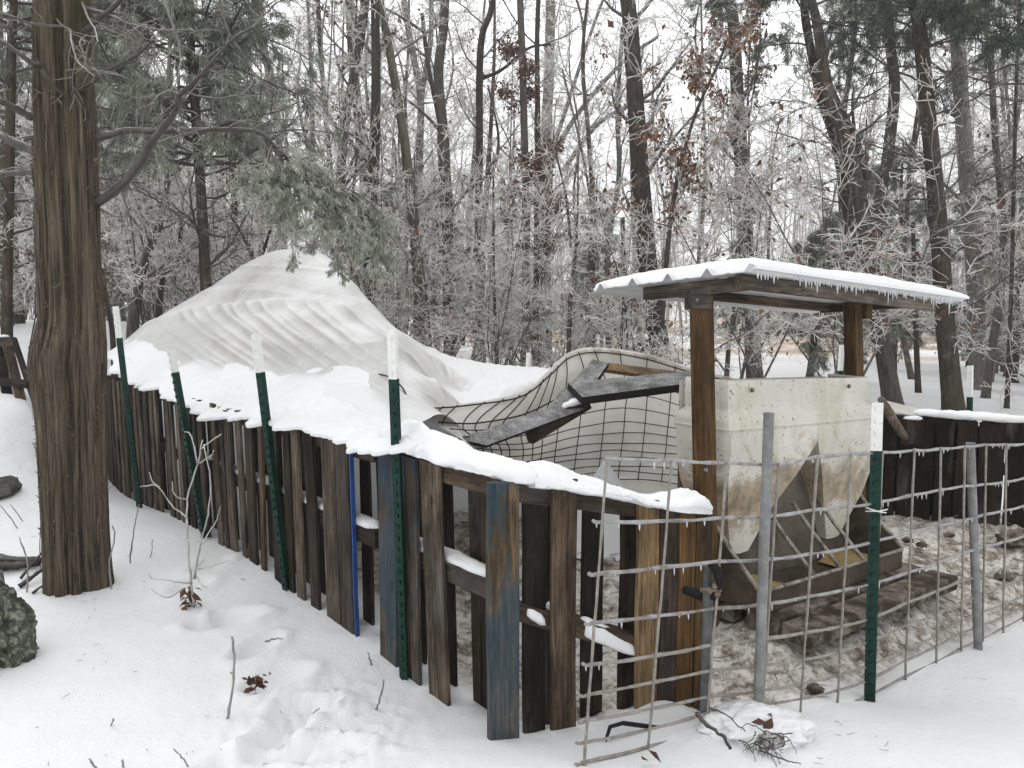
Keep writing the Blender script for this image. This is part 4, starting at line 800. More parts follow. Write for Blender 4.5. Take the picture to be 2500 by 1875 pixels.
# ------------------------------------------------------------------ dark plank fence on the right
A3 = P(1880, 1110, 6.35)[:2]; B3 = P(2212, 1128, 5.75)[:2]; d3 = unit(B3 - A3)
seg = [(1780, 1905, 'hidden'), (1905, 2062, 'wet black pallet behind the feeder with a broken branch across it'), (2070, 2225, 'wet black pallet at the right edge with gaps showing snow'), (2235, 2400, 'x')]
for k, (x0, x1, lb) in enumerate([(1800, 1964, 'wet black pallet right behind the feeder with a broken stick leaning on it'), (1962, 2108, 'wet black pallet behind the second galvanised pipe'), (2112, 2290, 'wet black pallet at the right edge with snow showing through its gaps')]):
    pm, _ = on_line(A3, B3, (x0 + x1) / 2, 1000); t = thing('wooden_pallet', lb, 'pallet', (pm[0], pm[1], float(gz(*pm))), 'black pallets across the back of the pen')
    x = x0
    while x < x1 - 4:
        w = rs.uniform(34, 58); xe = min(x + w, x1); p, _ = on_line(A3, B3, (x + xe) / 2, 1000); pa, _ = on_line(A3, B3, x, 1000); pb, _ = on_line(A3, B3, xe, 1000)
        top_ = P((x + xe) / 2, 903 + (x - 1905) * .035 + rs.uniform(-3, 4), p[1])[2]; board(t, p, d3, np.linalg.norm(pb - pa), float(gz(*p)) - .05, top_, W_BLACKISH, .022, rs.normal() * .008)
        p2 = p + np.array((-d3[1], d3[0])) * .11
        if xe < 2135 or x > 2160: board(t, p2 + d3 * .09, d3, .1, float(gz(*p)) - .05, top_ - .05, W_BLACKISH, .02)
        x = xe + rs.uniform(2, 7)
    pa, _ = on_line(A3, B3, x0 + 4, 1000); pb, _ = on_line(A3, B3, x1 - 4, 1000); n3 = np.array((-d3[1], d3[0])) * .055
    for z in (.78, .42): rail(t, (*(pa + n3), float(gz(*pa)) + z), (*(pb + n3), float(gz(*pb)) + z), .09, .085, W_BLACKISH)
snow_blob('snow_strip', [np.array((*(on_line(A3, B3, x, 1000)[0] + np.array((-d3[1], d3[0])) * .05), P(x, y, on_line(A3, B3, x, 1000)[0][1])[2])) for x, y in [(1960, 893), (2060, 902), (2160, 908), (2300, 914)]], .17, .045, 'thin strip of snow along the top of the black pallets', 6., .4, 120, 14)
pk = P(1940, 905, 6.1); bs_ = thing('broken_stick', 'grey broken stick leaning against the black pallets', 'stick', pk)
mb = MB(); mb.tubes(catmull([P(1903, 862, 6.25), P(1925, 900, 6.0), P(1945, 930, 5.95), P(1957, 948, 5.95)], 8), [.028, .036, .04, .036, .034, .036, .03, .02], 7); mb.build('shaft', W_GRAY, bs_, loc=bs_.location)
blk = thing('wooden_block', 'dark wooden block with a snow cap fixed near the top of the black pallets', 'block', P(1972, 932, 6.0)); timber(blk, P(1972, 905, 6.0), P(1968, 958, 6.0), .14, .09, W_BLACKISH, 'block_body')
snow_blob('snow_cap', [P(1952, 904, 6.0), P(1992, 904, 5.98)], .09, .02, 'little cap of snow on the dark wooden block', 3., .3, 20, 12)

# ------------------------------------------------------------------ leaning pallet far left, dark log end, boulder, debris
lp = thing('wooden_pallet', 'reddish brown pallet propped at a slant in the snow left of the big cedar', 'pallet', P(20, 870, 8.3)); 
a = P(-60, 728, 8.3); b_ = P(10, 726, 8.2); 
for k, (xt, xb) in enumerate([(-40, -8), (-8, 24), (14, 50), (32, 78)]):
    tp = P(xt, 732 + 2 * k, 8.6 - .05 * k); bt = P(xb, 884 - 8 * k, 8.1 - .05 * k); timber(lp, bt - (0, 0, .1), tp, .10 if k < 3 else .03, .022 if k < 3 else .12, [W_BROWN, W_DARK, W_BROWN, W_DARK][k], 'board')
timber(lp, P(-55, 740, 8.55), P(32, 738, 8.45), .05, .10, W_BROWN, 'stringer'); timber(lp, P(-30, 822, 8.3), P(62, 830, 8.1), .05, .09, W_DARK, 'stringer')
snow_blob('snow_cap', [P(-40, 730, 8.6), P(16, 727, 8.5)], .12, .02, 'thin snow line along the propped reddish pallet', 3., .3, 20, 12)
def lumpy(c, r, seed, sub=5, amp=.35, fr=2.0):
    import bmesh; from mathutils import noise as mn
    bm = bmesh.new(); bmesh.ops.create_icosphere(bm, subdivisions=sub, radius=1)
    for v in bm.verts:
        n = v.co.copy(); q = n * fr + Vector((seed, seed * 2, 0)); h = mn.fractal(q, .8, 2.0, 5) * amp + .16 * amp * mn.noise(n * 14)
        v.co = Vector((n.x * r[0], n.y * r[1], n.z * r[2])) * (1 + h)
    V = np.array([v.co[:] for v in bm.verts]); Fc = np.array([[v.index for v in f.verts] for f in bm.faces]); bm.free(); mb = MB(); mb.add(V, Fc); return mb
rc = G(-18, 1445); o = lumpy(0, (.17, .17, .38), 3.1, 6, .30, 2.2).build('boulder', ROCK); o.location = (rc[0] - .035, rc[1] + .05, rc[2] + .13); o.rotation_euler = (0, -.28, 0); tag(o, 'lichen covered grey green boulder at the left edge of the snow', 'boulder')
lg = G(-24, 1075); o = lumpy(0, (.13, .3, .09), 8.2, 4, .25, 1.6).build('log', BARK_DK); o.location = (lg[0] - .02, lg[1] + .05, lg[2] + .03); tag(o, 'dark log end poking in at the left edge of the snow', 'log')
def sticks(name, label, cat, base, polys, radii, mat, leaf=None, group=None):
    t = thing(name, label, cat, tuple(base), group); mb = MB()
    for p, r in zip(polys, radii):
        n = max(6, len(p) * 4); c = catmull(np.array(p), n); c[1:-1] += .0018 * rs.standard_normal((n - 2, 3)); mb.tubes(c, np.linspace(r[0], r[1], n) * (1 + .12 * rs.standard_normal(n)), 6, .45)
    mb.build('stem', mat, t, attr='ice', loc=base)
    if leaf is not None: leaf.build('dead_leaves', DEADLEAF, t, attr='ice', loc=base)
    return t
def leafquads(C, size, rng, droop=.6, a=None):
    n = len(C); d = unit(rng.standard_normal((n, 3)) * (1, 1, .6) - (0, 0, droop)); s_ = unit(np.cross(d, rng.standard_normal((n, 3)))); L = size * rng.uniform(.7, 1.3, (n, 1)); w = L * rng.uniform(.2, .32, (n, 1)); nn = np.cross(d, s_)
    m1 = C + d * L * .45; V = np.stack([C, m1 + s_ * w + nn * w * .5, C + d * L, m1 - s_ * w + nn * w * .5], 1)
    mb = MB(); mb.add(V.reshape(-1, 3), (np.arange(n) * 4)[:, None] + np.array([0, 1, 2, 3]), np.repeat(rng.uniform(0, 1, n) if a is None else a, 4)); return mb
def D(x, y, Yv): return P(x, y, Yv)
b0 = G(418, 1312); Y0 = b0[1]; lf = leafquads(np.array([D(400 + 4 * k % 26, 1270 + 5 * (k * 7 % 9), Y0 - .02 + .003 * k) for k in range(30)]), .06, rs, 1.4, rs.uniform(0, .5, 30))
sticks('sapling', 'bare iced sapling with a brown leaf clump in front of the long fence', 'sapling', b0, [
    [b0, D(412, 1250, Y0), D(405, 1160, Y0 + .05), D(404, 1080, Y0 + .1), D(428, 1000, Y0 + .12), D(438, 950, Y0 + .15)],
    [D(420, 1250, Y0), D(432, 1180, Y0 - .05), D(448, 1120, Y0 - .08), D(455, 1050, Y0 - .1), D(440, 960, Y0 - .1)],
    [D(405, 1120, Y0), D(370, 1090, Y0), D(340, 1050, Y0), D(302, 1052, Y0)], [D(345, 1052, Y0), D(328, 1040, Y0), D(322, 1020, Y0)],
    [D(404, 1080, Y0), D(378, 1070, Y0 - .05), D(372, 1040, Y0 - .05)], [D(428, 1005, Y0), D(412, 940, Y0), D(398, 932, Y0)], [D(434, 970, Y0), D(460, 950, Y0), D(478, 938, Y0)], [D(430, 1000, Y0), D(455, 985, Y0), D(462, 972, Y0)],
    [D(415, 1260, Y0), D(370, 1255, Y0 - .1), D(328, 1250, Y0 - .15), D(322, 1235, Y0 - .15)], [D(400, 1270, Y0), D(360, 1290, Y0 - .2), D(327, 1272, Y0 - .2)], [D(432, 1180, Y0), D(465, 1130, Y0 + .1), D(476, 1095, Y0 + .1)],
    [D(428, 1230, Y0), D(460, 1222, Y0 - .05), D(496, 1210, Y0 - .1)], [D(425, 1225, Y0), D(445, 1205, Y0), D(458, 1195, Y0)], [D(425, 1245, Y0), D(435, 1262, Y0 - .05), D(448, 1270, Y0 - .05)], [D(430, 1170, Y0), D(395, 1165, Y0), D(373, 1148, Y0)]],
    [(.0075, .004), (.0058, .003)] + [(.0042, .0025)] * 13, TWIG, lf)
b0 = G(486, 1560); Y0 = b0[1]; sticks('stick', 'thin upright stick standing in the snow left of the leaf clump', 'stick', b0, [[b0 - (0, 0, .04), D(500, 1505, Y0), D(506, 1440, Y0), D(501, 1375, Y0)], [D(505, 1455, Y0), D(498, 1452, Y0)]], [(.006, .0045), (.004, .003)], TWIG_DK)
b0 = G(552, 1498); lf = leafquads(b0 + rs.standard_normal((34, 3)) * (.022, .022, .022) + (0, 0, .035), .042, rs, -.5, rs.uniform(0, .5, 34)); sticks('leaf_clump', 'clump of dry brown leaves sitting in the snow', 'leaves', b0, [[b0, b0 + (.0, 0, .06)]], [(.003, .002)], TWIG_DK, lf)
SG = 'twigs poking out of the snow'
for nm, pts, r, lb in [('a', [(813, 1535), (822, 1505), (829, 1468)], .0065, 'dark twig standing close to the corner pallet'), ('b', [(805, 1444), (800, 1428), (794, 1410)], .006, 'short dark twig above the other one beside the blue stained boards'), ('c', [(572, 1396), (596, 1388), (618, 1390)], .005, 'small brown twig lying in the footprints'),
        ('d', [(668, 1562), (680, 1548), (690, 1537)], .0035, 'tiny twig lying on the churned snow'), ('e', [(238, 1572), (243, 1560), (245, 1552)], .004, 'tiny twig alone in the open snow'), ('f', [(410, 1665), (395, 1640), (375, 1618)], .004, 'forked twig at the bottom edge of the snow'), ('g', [(212, 1668), (203, 1655), (193, 1640)], .006, 'twig end at the bottom left of the snow'),
        ('h', [(267, 1660), (266, 1650), (265, 1642)], .005, 'short twig stub by the bottom edge'), ('i', [(241, 1280), (237, 1215), (248, 1160), (243, 1135)], .006, 'crooked twig just right of the big cedar foot'), ('j', [(281, 1218), (287, 1160), (300, 1090)], .006, 'tall twig right of the cedar, in front of the far fence'), ('k', [(325, 1208), (328, 1188), (330, 1165)], .004, 'small twig in the snow near the far fence'),
        ('l', [(58, 1285), (60, 1220), (42, 1160)], .006, 'thin twig rising left of the cedar foot'), ('m', [(40, 1145), (20, 1115), (0, 1092)], .005, 'thin twig leaning at the left edge'), ('n', [(55, 1135), (40, 1112), (22, 1090)], .005, 'second thin twig leaning at the left edge'), ('o', [(2075, 1478), (2100, 1477), (2140, 1475)], .003, 'short dark twig on the clean snow at the right'),
        ('p', [(585, 1252), (560, 1262), (520, 1250)], .005, 'iced twig against the long fence boards')]:
    b0 = G(*pts[0]); flat = nm in 'cdo'
    pl = [G(*q) + (0, 0, .008) for q in pts] if flat else [b0 - (0, 0, .03)] + [P(q[0], q[1], b0[1] - .02 * i) for i, q in enumerate(pts)]
    sticks('twig', lb, 'twig', b0, [pl], [(r, r * .6)], TWIG_DK, None, SG)
b0 = G(50, 1240); g_ = lambda x, y, h: G(x, y) + (0, 0, h)
sticks('fallen_branches', 'tangle of fallen branches lying left of the cedar foot', 'branches', b0, [[g_(-30, 1215, .03), g_(30, 1228, .05), g_(102, 1228, .05)], [g_(-40, 1240, .03), g_(20, 1240, .04), g_(88, 1226, .03)], [g_(42, 1275, .01), g_(70, 1262, .04), g_(104, 1248, .06)], [g_(70, 1285, .01), g_(104, 1272, .03)], [g_(45, 1255, .01), g_(80, 1240, .08), g_(100, 1225, .1)]], [(.03, .018), (.035, .02), (.016, .01), (.008, .005), (.01, .006)], BARK_DK)
# rooty debris under the snow at the gate
b0 = G(1640, 1600); V0 = []
cl = lumpy(0, (.20, .13, .075), 5.5, 5, .28, 1.8).build('brush_pile', SNOW); cl.location = b0 + (.0, .05, .012); tag(cl, 'snow covered hump with roots at the foot of the wire panel', 'snow hump')
cl2 = lumpy(0, (.052, .028, .032), 2.7, 5, .30, 3.0).build('root_ball', m_plain('frozen_roots', (.15, .13, .115), .95, 0, .6, 40, .05, (.6, .6, .6), (.48, .62), 18)); cl2.location = b0 + (.015, -.075, .03); tag(cl2, 'grey brown frozen root ball half buried in snow by the wire fence', 'root ball')
pol = []; rad = []
for k in range(26):
    a = b0 + np.array((rs.normal() * .05, -.08 + rs.normal() * .02, .05 + rs.uniform(-.02, .025))); d = unit(np.array((rs.normal() * .7, -.5 + rs.normal() * .3, -.45 + rs.normal() * .4))) * rs.uniform(.05, .12); e = a + d; e[2] = max(e[2], float(gz(e[0], e[1])) + .002)
    pol.append([a, a + d * .5 + rs.normal(size=3) * .016 + (0, 0, .01), e]); rad.append((.0022, .0009))
pol.append([D(1505, 1538, 2.72), D(1520, 1560, 2.68), D(1560, 1590, 2.64), D(1578, 1618, 2.62)]); rad.append((.007, .006))
pol.append([D(1535, 1530, 2.8), D(1570, 1545, 2.75), D(1610, 1580, 2.7)]); rad.append((.003, .002)); pol.append([D(1640, 1620, 2.68), D(1690, 1640, 2.62), D(1730, 1650, 2.6)]); rad.append((.003, .002))
sticks('root_clump', 'clump of dark roots and a curved stick at the foot of the wire panel', 'roots', b0, pol, rad, BARK_DK, leafquads(np.array([D(1665, 1540, 2.78), D(1668, 1550, 2.77), D(1400, 1620, 2.62), D(1385, 1632, 2.6), D(1655, 1560, 2.74)]), .06, rs, .9, np.full(5, .1)))
mc = []
for k, (x, y, r) in enumerate([(2195, 1175, .10), (1830, 1340, .035), (1760, 1500, .03), (2050, 1160, .03), (1990, 1180, .03), (2170, 1255, .05), (1960, 1170, .03), (1845, 1365, .02)]):
    g0 = G(x, y); o = lumpy(0, (r * 1.2, r, r * .6), 2.2 * k + 1, 4, .5, 2.5).build('mud_clod', PEN_WOOD); o.location = g0 + (0, 0, r * .3)
    tag(o, ['large dark heap of muck against the black pallets at the right edge', 'dark clod of mud in front of the feeder skid', 'dark clod of mud between the pipe and the white topped post', 'small clod of mud near the black pallets', 'small clod of mud nearest the feeder end', 'clod of mud near the right hand pipe', 'tiny clod of mud by the black pallet foot', 'tiny clod beside the larger clod before the skid'][k], 'mud clod', 'clods of mud in the pen')

def litter(name, n, pick, lo, hi, r, mat, label, cat, seed):
    rng = np.random.default_rng(seed); L = []
    while len(L) < n:
        x, y = pick(rng); a = rng.uniform(0, 6.28); l = rng.uniform(lo, hi); z = float(gz(x, y)); d = np.array((math.cos(a), math.sin(a), rng.normal() * .25)) * l / 2; c = np.array((x, y, z + .012 + abs(d[2]))); L.append([c - d, c + rng.normal(size=3) * l * .08, c + d])
    L = np.array(L); mb = MB(); mb.tubes(L, np.tile([r, r, r * .5], (n, 1)), 3, rng.uniform(0, 1, n), False); tag(mb.build(name, mat, attr='ice'), label, cat, kind='stuff')
STRAW = m_leaf('straw', [(0, (.05, .036, .024)), (.6, (.17, .125, .08)), (1, (.38, .31, .22))])
def in_pen(rng):
    while True:
        x, y = rng.uniform(.2, 5), rng.uniform(3.0, 6.6)
        if polydist(np.array([x]), np.array([y]), mudpoly)[0] > .02: return x, y
litter('straw', 900, in_pen, .02, .10, .0022, STRAW, 'trampled straw and twig bits strewn over the muddy pen floor', 'straw', 21)
def by_wood(rng):
    y = rng.uniform(2.4, 9); return rng.uniform(-.75, -.05) * y if y < 3 or rng.random() < .7 else rng.uniform(-.75, -.4) * y, y
litter('twig_litter', 90, lambda g: (lambda y: (g.uniform(-.72, -.15 if y < 3.4 else -.5) * y, y))(g.uniform(2.5, 8)), .008, .035, .0014, DEADLEAF, 'tiny specks of bark and twig scattered over the snow', 'litter', 22)
litter('twig_litter', 11, lambda g: (lambda y: (g.uniform(.3, .62) * y, y))(g.uniform(2.5, 3.0)), .01, .05, .0013, DEADLEAF, 'sparse bits of bark scattered on the clean snow at the lower right', 'litter', 23)
# ------------------------------------------------------------------ growth of branches
def grow(start, dirs, L, r0, r1, S, wander, lift, rng):
    N = len(start); p = start.copy(); d = unit(dirs); out = np.empty((N, S, 3)); out[:, 0] = p; st = (L / (S - 1))[:, None]
    for i in range(1, S):
        d = unit(d + wander * rng.standard_normal((N, 3)) + np.array((0, 0, lift))); p = p + d * st; out[:, i] = p
    rad = r0[:, None] + (r1 - r0)[:, None] * np.linspace(0, 1, S)[None]; return out, rad
def spawn(poly, rad, n, tlo, thi, alo, ahi, Lf, rng, flat=0.0, rmin=.0, rs_=.55):
    N, S, _ = poly.shape; t = rng.uniform(tlo, thi, (N, n)) * (S - 1); i = np.minimum(t.astype(int), S - 2); f = (t - i)[..., None]; r = np.arange(N)[:, None]
    p = poly[r, i] * (1 - f) + poly[r, i + 1] * f; tg = unit(poly[r, i + 1] - poly[r, i]); q = rng.standard_normal((N, n, 3)); q[..., 2] *= (1 - flat); pr = unit(q - (q * tg).sum(-1, keepdims=True) * tg)
    a = rng.uniform(alo, ahi, (N, n, 1)); d = np.cos(a) * tg + np.sin(a) * pr; L = Lf[0] + (Lf[1] - Lf[0]) * rng.random((N, n))
    Lp = np.linalg.norm(np.diff(poly, axis=1), axis=-1).sum(1)[:, None]; L = L * Lp * (1 - .45 * t / (S - 1)); rr = np.maximum((rad[r, i] * (1 - f[..., 0]) + rad[r, i + 1] * f[..., 0]) * rs_, rmin)
    return p.reshape(-1, 3), d.reshape(-1, 3), L.ravel(), rr.ravel()
def crown(mb, p, d, L, r, rng, n2=7, n3=6, n4=0, wander=.22, lift=.06, tw=.0065, flat=.5, ice=(.05, .45, .85), L3=(.25, .5), keep=None):
    a, ra = grow(p, d, L, r, r * .35, 8, wander * .7, lift, rng); mb.tubes(a, ra, 4, ice[0], False)
    s = spawn(a, ra, n2, .2, 1, .5, 1.15, (.3, .62), rng, flat, tw); b, rb = grow(*s[:2], s[2], s[3], np.maximum(s[3] * .5, tw), 6, wander, lift * .6, rng); mb.tubes(b, rb, 3, ice[1], False)
    s = spawn(b, rb, n3, .15, 1, .5, 1.2, L3, rng, flat, tw * .8); c, rc_ = grow(*s[:2], s[2], s[3] * 0 + tw, np.full(len(s[2]), tw * .7), 4, wander * 1.4, lift * .3, rng); mb.tubes(c, rc_, 3, ice[2], False)
    if n4:
        s = spawn(c, rc_, n4, .2, 1, .5, 1.2, (.35, .7), rng, flat, tw * .7); e, re_ = grow(*s[:2], s[2], s[3] * 0 + tw * .85, np.full(len(s[2]), tw * .6), 3, wander, 0, rng); mb.tubes(e, re_, 3, ice[2] + .05, False)
        return c
    return c
def trunk_tube(mb, path, rad, k=14, n=40, seed=0.0, rough=.09, flare=.35):
    c = catmull(path, n); t = np.linspace(0, 1, n); r = np.interp(np.linspace(0, len(rad) - 1, n), np.arange(len(rad)), rad)
    z = c[:, 2] - c[:, 2].min(); r = r * (1 + flare * np.exp(-z / .28))
    an = np.linspace(0, 2 * np.pi, k, endpoint=False); rr = r[:, None] * (1 + rough * 2 * fbm(np.cos(an)[None] * 1.6 + seed, c[:, 2:3] * 1.3 + np.sin(an)[None] * 1.6, 3) + .04 * np.cos(an * 5 + seed)[None])
    tg = unit(np.gradient(c, axis=0)); n1 = unit(np.cross(tg, (0, 1., 0))); n2 = np.cross(tg, n1)
    V = c[:, None] + rr[..., None] * (np.cos(an)[None, :, None] * n1[:, None] + np.sin(an)[None, :, None] * n2[:, None]); mb.grid(V, closed=True); return c, r
TG = 'bare hardwood trees of the iced wood'
def traced(name, label, Y, wt, wb, pts, bark=None, nb=12, tw=.0068, leafn=0, twig=None, forks=(), L=(1.0, 2.6), up=(.5, 1.25), zlo=2.2, cat='tree', group=None, n2=7, n3=6, seed=0, k=14, leafz=(1.5, 9), dY=0.0, ext=2.5, ice=(.05, .42, .8), side=None):
    rng = np.random.default_rng(seed + 100); pw = []
    for i, (x, y) in enumerate(pts): pw.append(P(x, y, Y + dY * (1 - i / (len(pts) - 1))))
    pw = np.array(pw); last = pw[-1]; g = float(gz(last[0], last[1]))
    if last[2] > g - .02: pw = np.r_[pw, [[last[0] + (last[0] - pw[-2][0]) * .1, last[1], g - .12]]]
    m = 2500 / 2212 / FPX * Y / 2; rad = np.linspace(wt * m, wb * m, len(pw))
    if pts[0][1] < 0:
        d = unit(pw[0] - pw[1]); d = unit(d + np.array((0, 0, .6))); pw = np.r_[[pw[0] + d * ext], pw]; rad = np.r_[rad[0] * .7, rad]
    base = np.array((pw[-1][0], pw[-1][1], g)); t = thing(name, label, cat, base, group)
    mb = MB(); c, r = trunk_tube(mb, pw, rad, k, 46, seed * 1.7)
    fk = []
    for fp, w0, w1 in forks:
        fw = np.array([P(x, y, Y + .15) for x, y in fp]); rf = np.linspace(w0 * m, w1 * m, len(fw)); fk.append(trunk_tube(mb, fw, rf, 10, 26, seed + 3., flare=0)[0])
    mb.build('trunk', bark or BARK, t, loc=base)
    if nb:
        zz = c[:, 2] - g; ok = np.where((zz > zlo) & (zz < zz.max() - .3))[0]; sel = rng.choice(ok, nb); p = c[sel] ; rr = r[sel]
        if fk and nb > 4:
            f0 = fk[0][rng.choice(len(fk[0]), nb // 3)]; p[:nb // 3] = f0
        az = rng.uniform(0, 2 * np.pi, nb) if side is None else rng.normal(side[0], side[1], nb); el = np.pi / 2 - rng.uniform(up[0], up[1], nb); d = np.stack([np.cos(az) * np.cos(el), np.sin(az) * np.cos(el), np.sin(el)], -1)
        Lb = rng.uniform(L[0], L[1], nb); cb = MB(); tips = crown(cb, p, d, Lb, np.clip(rr * .30, .008, .05), rng, n2, n3, 2, tw=tw, ice=ice)
        br = cb.build('branches', twig or TWIG, t, attr='ice', loc=base)
        if leafn:
            q = tips[:, -1]; q = q[(q[:, 2] - g > leafz[0]) & (q[:, 2] - g < leafz[1])]
            if len(q):
                cen = q[rng.integers(0, len(q), max(1, leafn // 12))]; C = (cen[:, None] + rng.standard_normal((len(cen), 12, 3)) * .085).reshape(-1, 3)
                leafquads(C, .10, rng, 1.1).build('dead_leaves', DEADLEAF, br, attr='ice', loc=base)
    return t, c
# ---- trees one can pick out, front of the wood
traced('hardwood_tree', 'grey straight trunk far behind the left cedar foliage, leaning slightly right', 26, 15, 20, [(545, -40), (560, 60), (590, 200), (603, 330), (612, 600)], BARK_GY, 10, seed=1, zlo=3)
traced('hardwood_tree', 'thin dark stem between the left cedar foliage and the sky gap', 20, 8, 12, [(685, -40), (690, 60), (703, 250), (716, 390), (722, 580)], BARK_DK, 9, .006, seed=2)
traced('hardwood_tree', 'brown trunk leaning right towards its top, nearest the drooping cedar branch', 17, 16, 22, [(792, -40), (780, 80), (748, 250), (735, 390), (728, 600)], BARK, 11, leafn=400, seed=3)
traced('hardwood_tree', 'rough trunk leaning left towards its top, crossing behind the brown one', 21, 18, 25, [(752, -40), (763, 140), (782, 330), (793, 440), (800, 600)], BARK, 11, leafn=120, seed=4)
traced('hardwood_tree', 'dark straight trunk rising right behind the peak of the tarp', 15.5, 17, 27, [(809, -40), (812, 150), (810, 300), (801, 510), (797, 660)], BARK_DK, 12, leafn=60, seed=5)
traced('hardwood_tree', 'mossy trunk leaning left as it rises from the right foot of the tarp', 16, 14, 32, [(815, -40), (840, 100), (872, 290), (890, 440), (905, 600), (912, 772)], BARK_GREEN, 13, leafn=70, seed=6)
traced('hardwood_tree', 'forked grey trunk splitting into two stems against the sky', 24, 12, 19, [(868, -40), (885, 80), (908, 210), (906, 330), (902, 440), (902, 600)], BARK_GY, 12, forks=[([(930, -60), (932, 60), (924, 130), (908, 215)], 10, 13)], seed=7)
traced('hardwood_tree', 'brown trunk with a burl at mid height, right of the mossy leaning one', 18, 18, 28, [(962, -40), (958, 60), (947, 160), (958, 300), (965, 450), (968, 600), (971, 766)], BARK, 13, forks=[([(912, 30), (925, 140), (945, 240), (957, 300)], 8, 11)], seed=8)
traced('hardwood_tree', 'crooked dark trunk with an elbow near the top of the photo', 19, 11, 19, [(1070, -40), (1060, 25), (1042, 75), (1036, 160), (1036, 330), (1033, 560), (1041, 780)], BARK_DK, 11, forks=[([(1190, 95), (1140, 105), (1085, 150), (1040, 170)], 4, 8)], seed=9)
traced('hardwood_tree', 'slim dark sapling with short level twigs beside the crooked trunk', 15, 3, 9, [(1066, 330), (1066, 450), (1067, 600), (1073, 784)], BARK_DK, 22, .006, L=(.4, 1.1), up=(1.2, 1.6), zlo=1.0, seed=10, k=10)
traced('hardwood_tree', 'trunk wrapped in brown dead leaves, the left of the leafy pair', 18, 13, 20, [(1122, -40), (1128, 120), (1132, 280), (1136, 480), (1136, 640), (1133, 792)], BARK, 16, leafn=2600, L=(.4, 1.0), up=(.9, 1.7), zlo=2.0, seed=11, leafz=(2.5, 9))
traced('hardwood_tree', 'thinner trunk with brown dead leaves, the right of the leafy pair', 18.5, 9, 16, [(1164, -40), (1160, 100), (1162, 280), (1160, 480), (1158, 640), (1158, 797)], BARK_DK, 14, leafn=1600, L=(.4, 1.0), up=(.9, 1.7), zlo=2.0, seed=12, leafz=(2, 7))
traced('hardwood_tree', 'pale far trunk with long limbs sweeping up to the right', 27, 20, 27, [(1190, -40), (1187, 150), (1180, 300), (1178, 500), (1180, 700)], BARK_GY, 9, forks=[([(1420, 80), (1350, 130), (1260, 230), (1200, 330), (1180, 420)], 7, 13), ([(1310, -20), (1270, 90), (1215, 260), (1190, 330)], 6, 10), ([(1450, 215), (1370, 225), (1290, 270), (1215, 370)], 6, 10)], seed=13, zlo=4)
traced('oak_tree', 'tall dark oak trunk curving up from behind the left end of the feeder roof', 16, 31, 46, [(1352, -40), (1362, 60), (1372, 220), (1383, 380), (1398, 560), (1412, 680), (1432, 792)], BARK_DK, 12, leafn=90, L=(.8, 2.2), zlo=3.5, seed=14, k=22)
traced('hardwood_tree', 'slender forked stem ending in open air between the leafy pair and the oak', 15, 3, 13, [(1249, 338), (1247, 480), (1240, 570), (1232, 650), (1228, 772)], BARK, 12, .006, L=(.4, 1.2), zlo=1.2, forks=[([(1200, 330), (1222, 420), (1234, 540)], 4, 7)], seed=15, k=10)
traced('hardwood_tree', 'wavy thin grey stem just left of the oak', 18, 4, 10, [(1215, 150), (1258, 330), (1275, 430), (1290, 540), (1298, 650), (1300, 780)], BARK_GY, 12, .006, L=(.6, 1.6), zlo=1.5, seed=16, k=10)
traced('hardwood_tree', 'kinked grey trunk close against the left side of the oak', 19, 8, 15, [(1345, 60), (1334, 240), (1337, 380), (1318, 500), (1311, 620), (1316, 780)], BARK_GY, 11, leafn=50, seed=17)
traced('oak_tree', 'stout trunk full of russet leaves above the middle of the feeder roof', 18, 22, 36, [(1572, -40), (1585, 60), (1592, 200), (1600, 330), (1607, 450), (1615, 620), (1630, 814)], BARK, 18, leafn=1700, L=(.7, 2.0), zlo=2.6, seed=18, k=18, leafz=(4.0, 9.5))
traced('hardwood_tree', 'slanting russet leaved sapling between the oak and the stout leafy trunk', 13, 4, 13, [(1568, 90), (1552, 137), (1505, 239), (1474, 341), (1455, 430), (1440, 560), (1425, 780)], BARK_DK, 16, leafn=1300, L=(.5, 1.4), zlo=1.8, seed=19, leafz=(2.2, 7))
tV, cV = traced('cedar_tree', 'big leaning double trunk with mottled bark right of the feeder', 14, 16, 40, [(1745, -40), (1765, 50), (1790, 200), (1825, 300), (1852, 400), (1875, 540), (1895, 680), (1928, 868)], BARK, 12, forks=[([(1795, 195), (1830, 265), (1853, 320), (1872, 390)], 14, 20), ([(1912, -60), (1922, 90), (1932, 190), (1918, 330), (1900, 440), (1885, 590)], 20, 26)], L=(.6, 1.8), twig=TWIG, seed=20, k=20, zlo=1.4)
traced('hardwood_tree', 'dim grey trunk in the undergrowth beyond the right hand cedar', 18, 28, 36, [(2062, -40), (2074, 180), (2085, 340), (2098, 500), (2105, 600), (2110, 750), (2116, 852)], BARK_GY, 10, leafn=120, seed=21, zlo=1.5)
traced('hardwood_tree', 'slim bent trunk near the right edge of the photo', 16, 11, 18, [(2125, -40), (2140, 120), (2150, 300), (2165, 450), (2165, 600), (2142, 760), (2130, 852)], BARK, 14, leafn=160, seed=22, zlo=1.2)
traced('hardwood_tree', 'thin reddish stem at the very right edge', 14, 6, 10, [(2205, -40), (2195, 200), (2188, 500), (2182, 700), (2176, 850)], BARK_DK, 14, leafn=80, seed=23, zlo=1.0, k=10)
traced('hardwood_tree', 'short dark stem seen under the right end of the feeder roof', 17, 8, 13, [(1972, 480), (1978, 700), (1984, 872)], BARK_DK, 9, leafn=60, L=(.5, 1.4), zlo=1.0, seed=24, k=10)
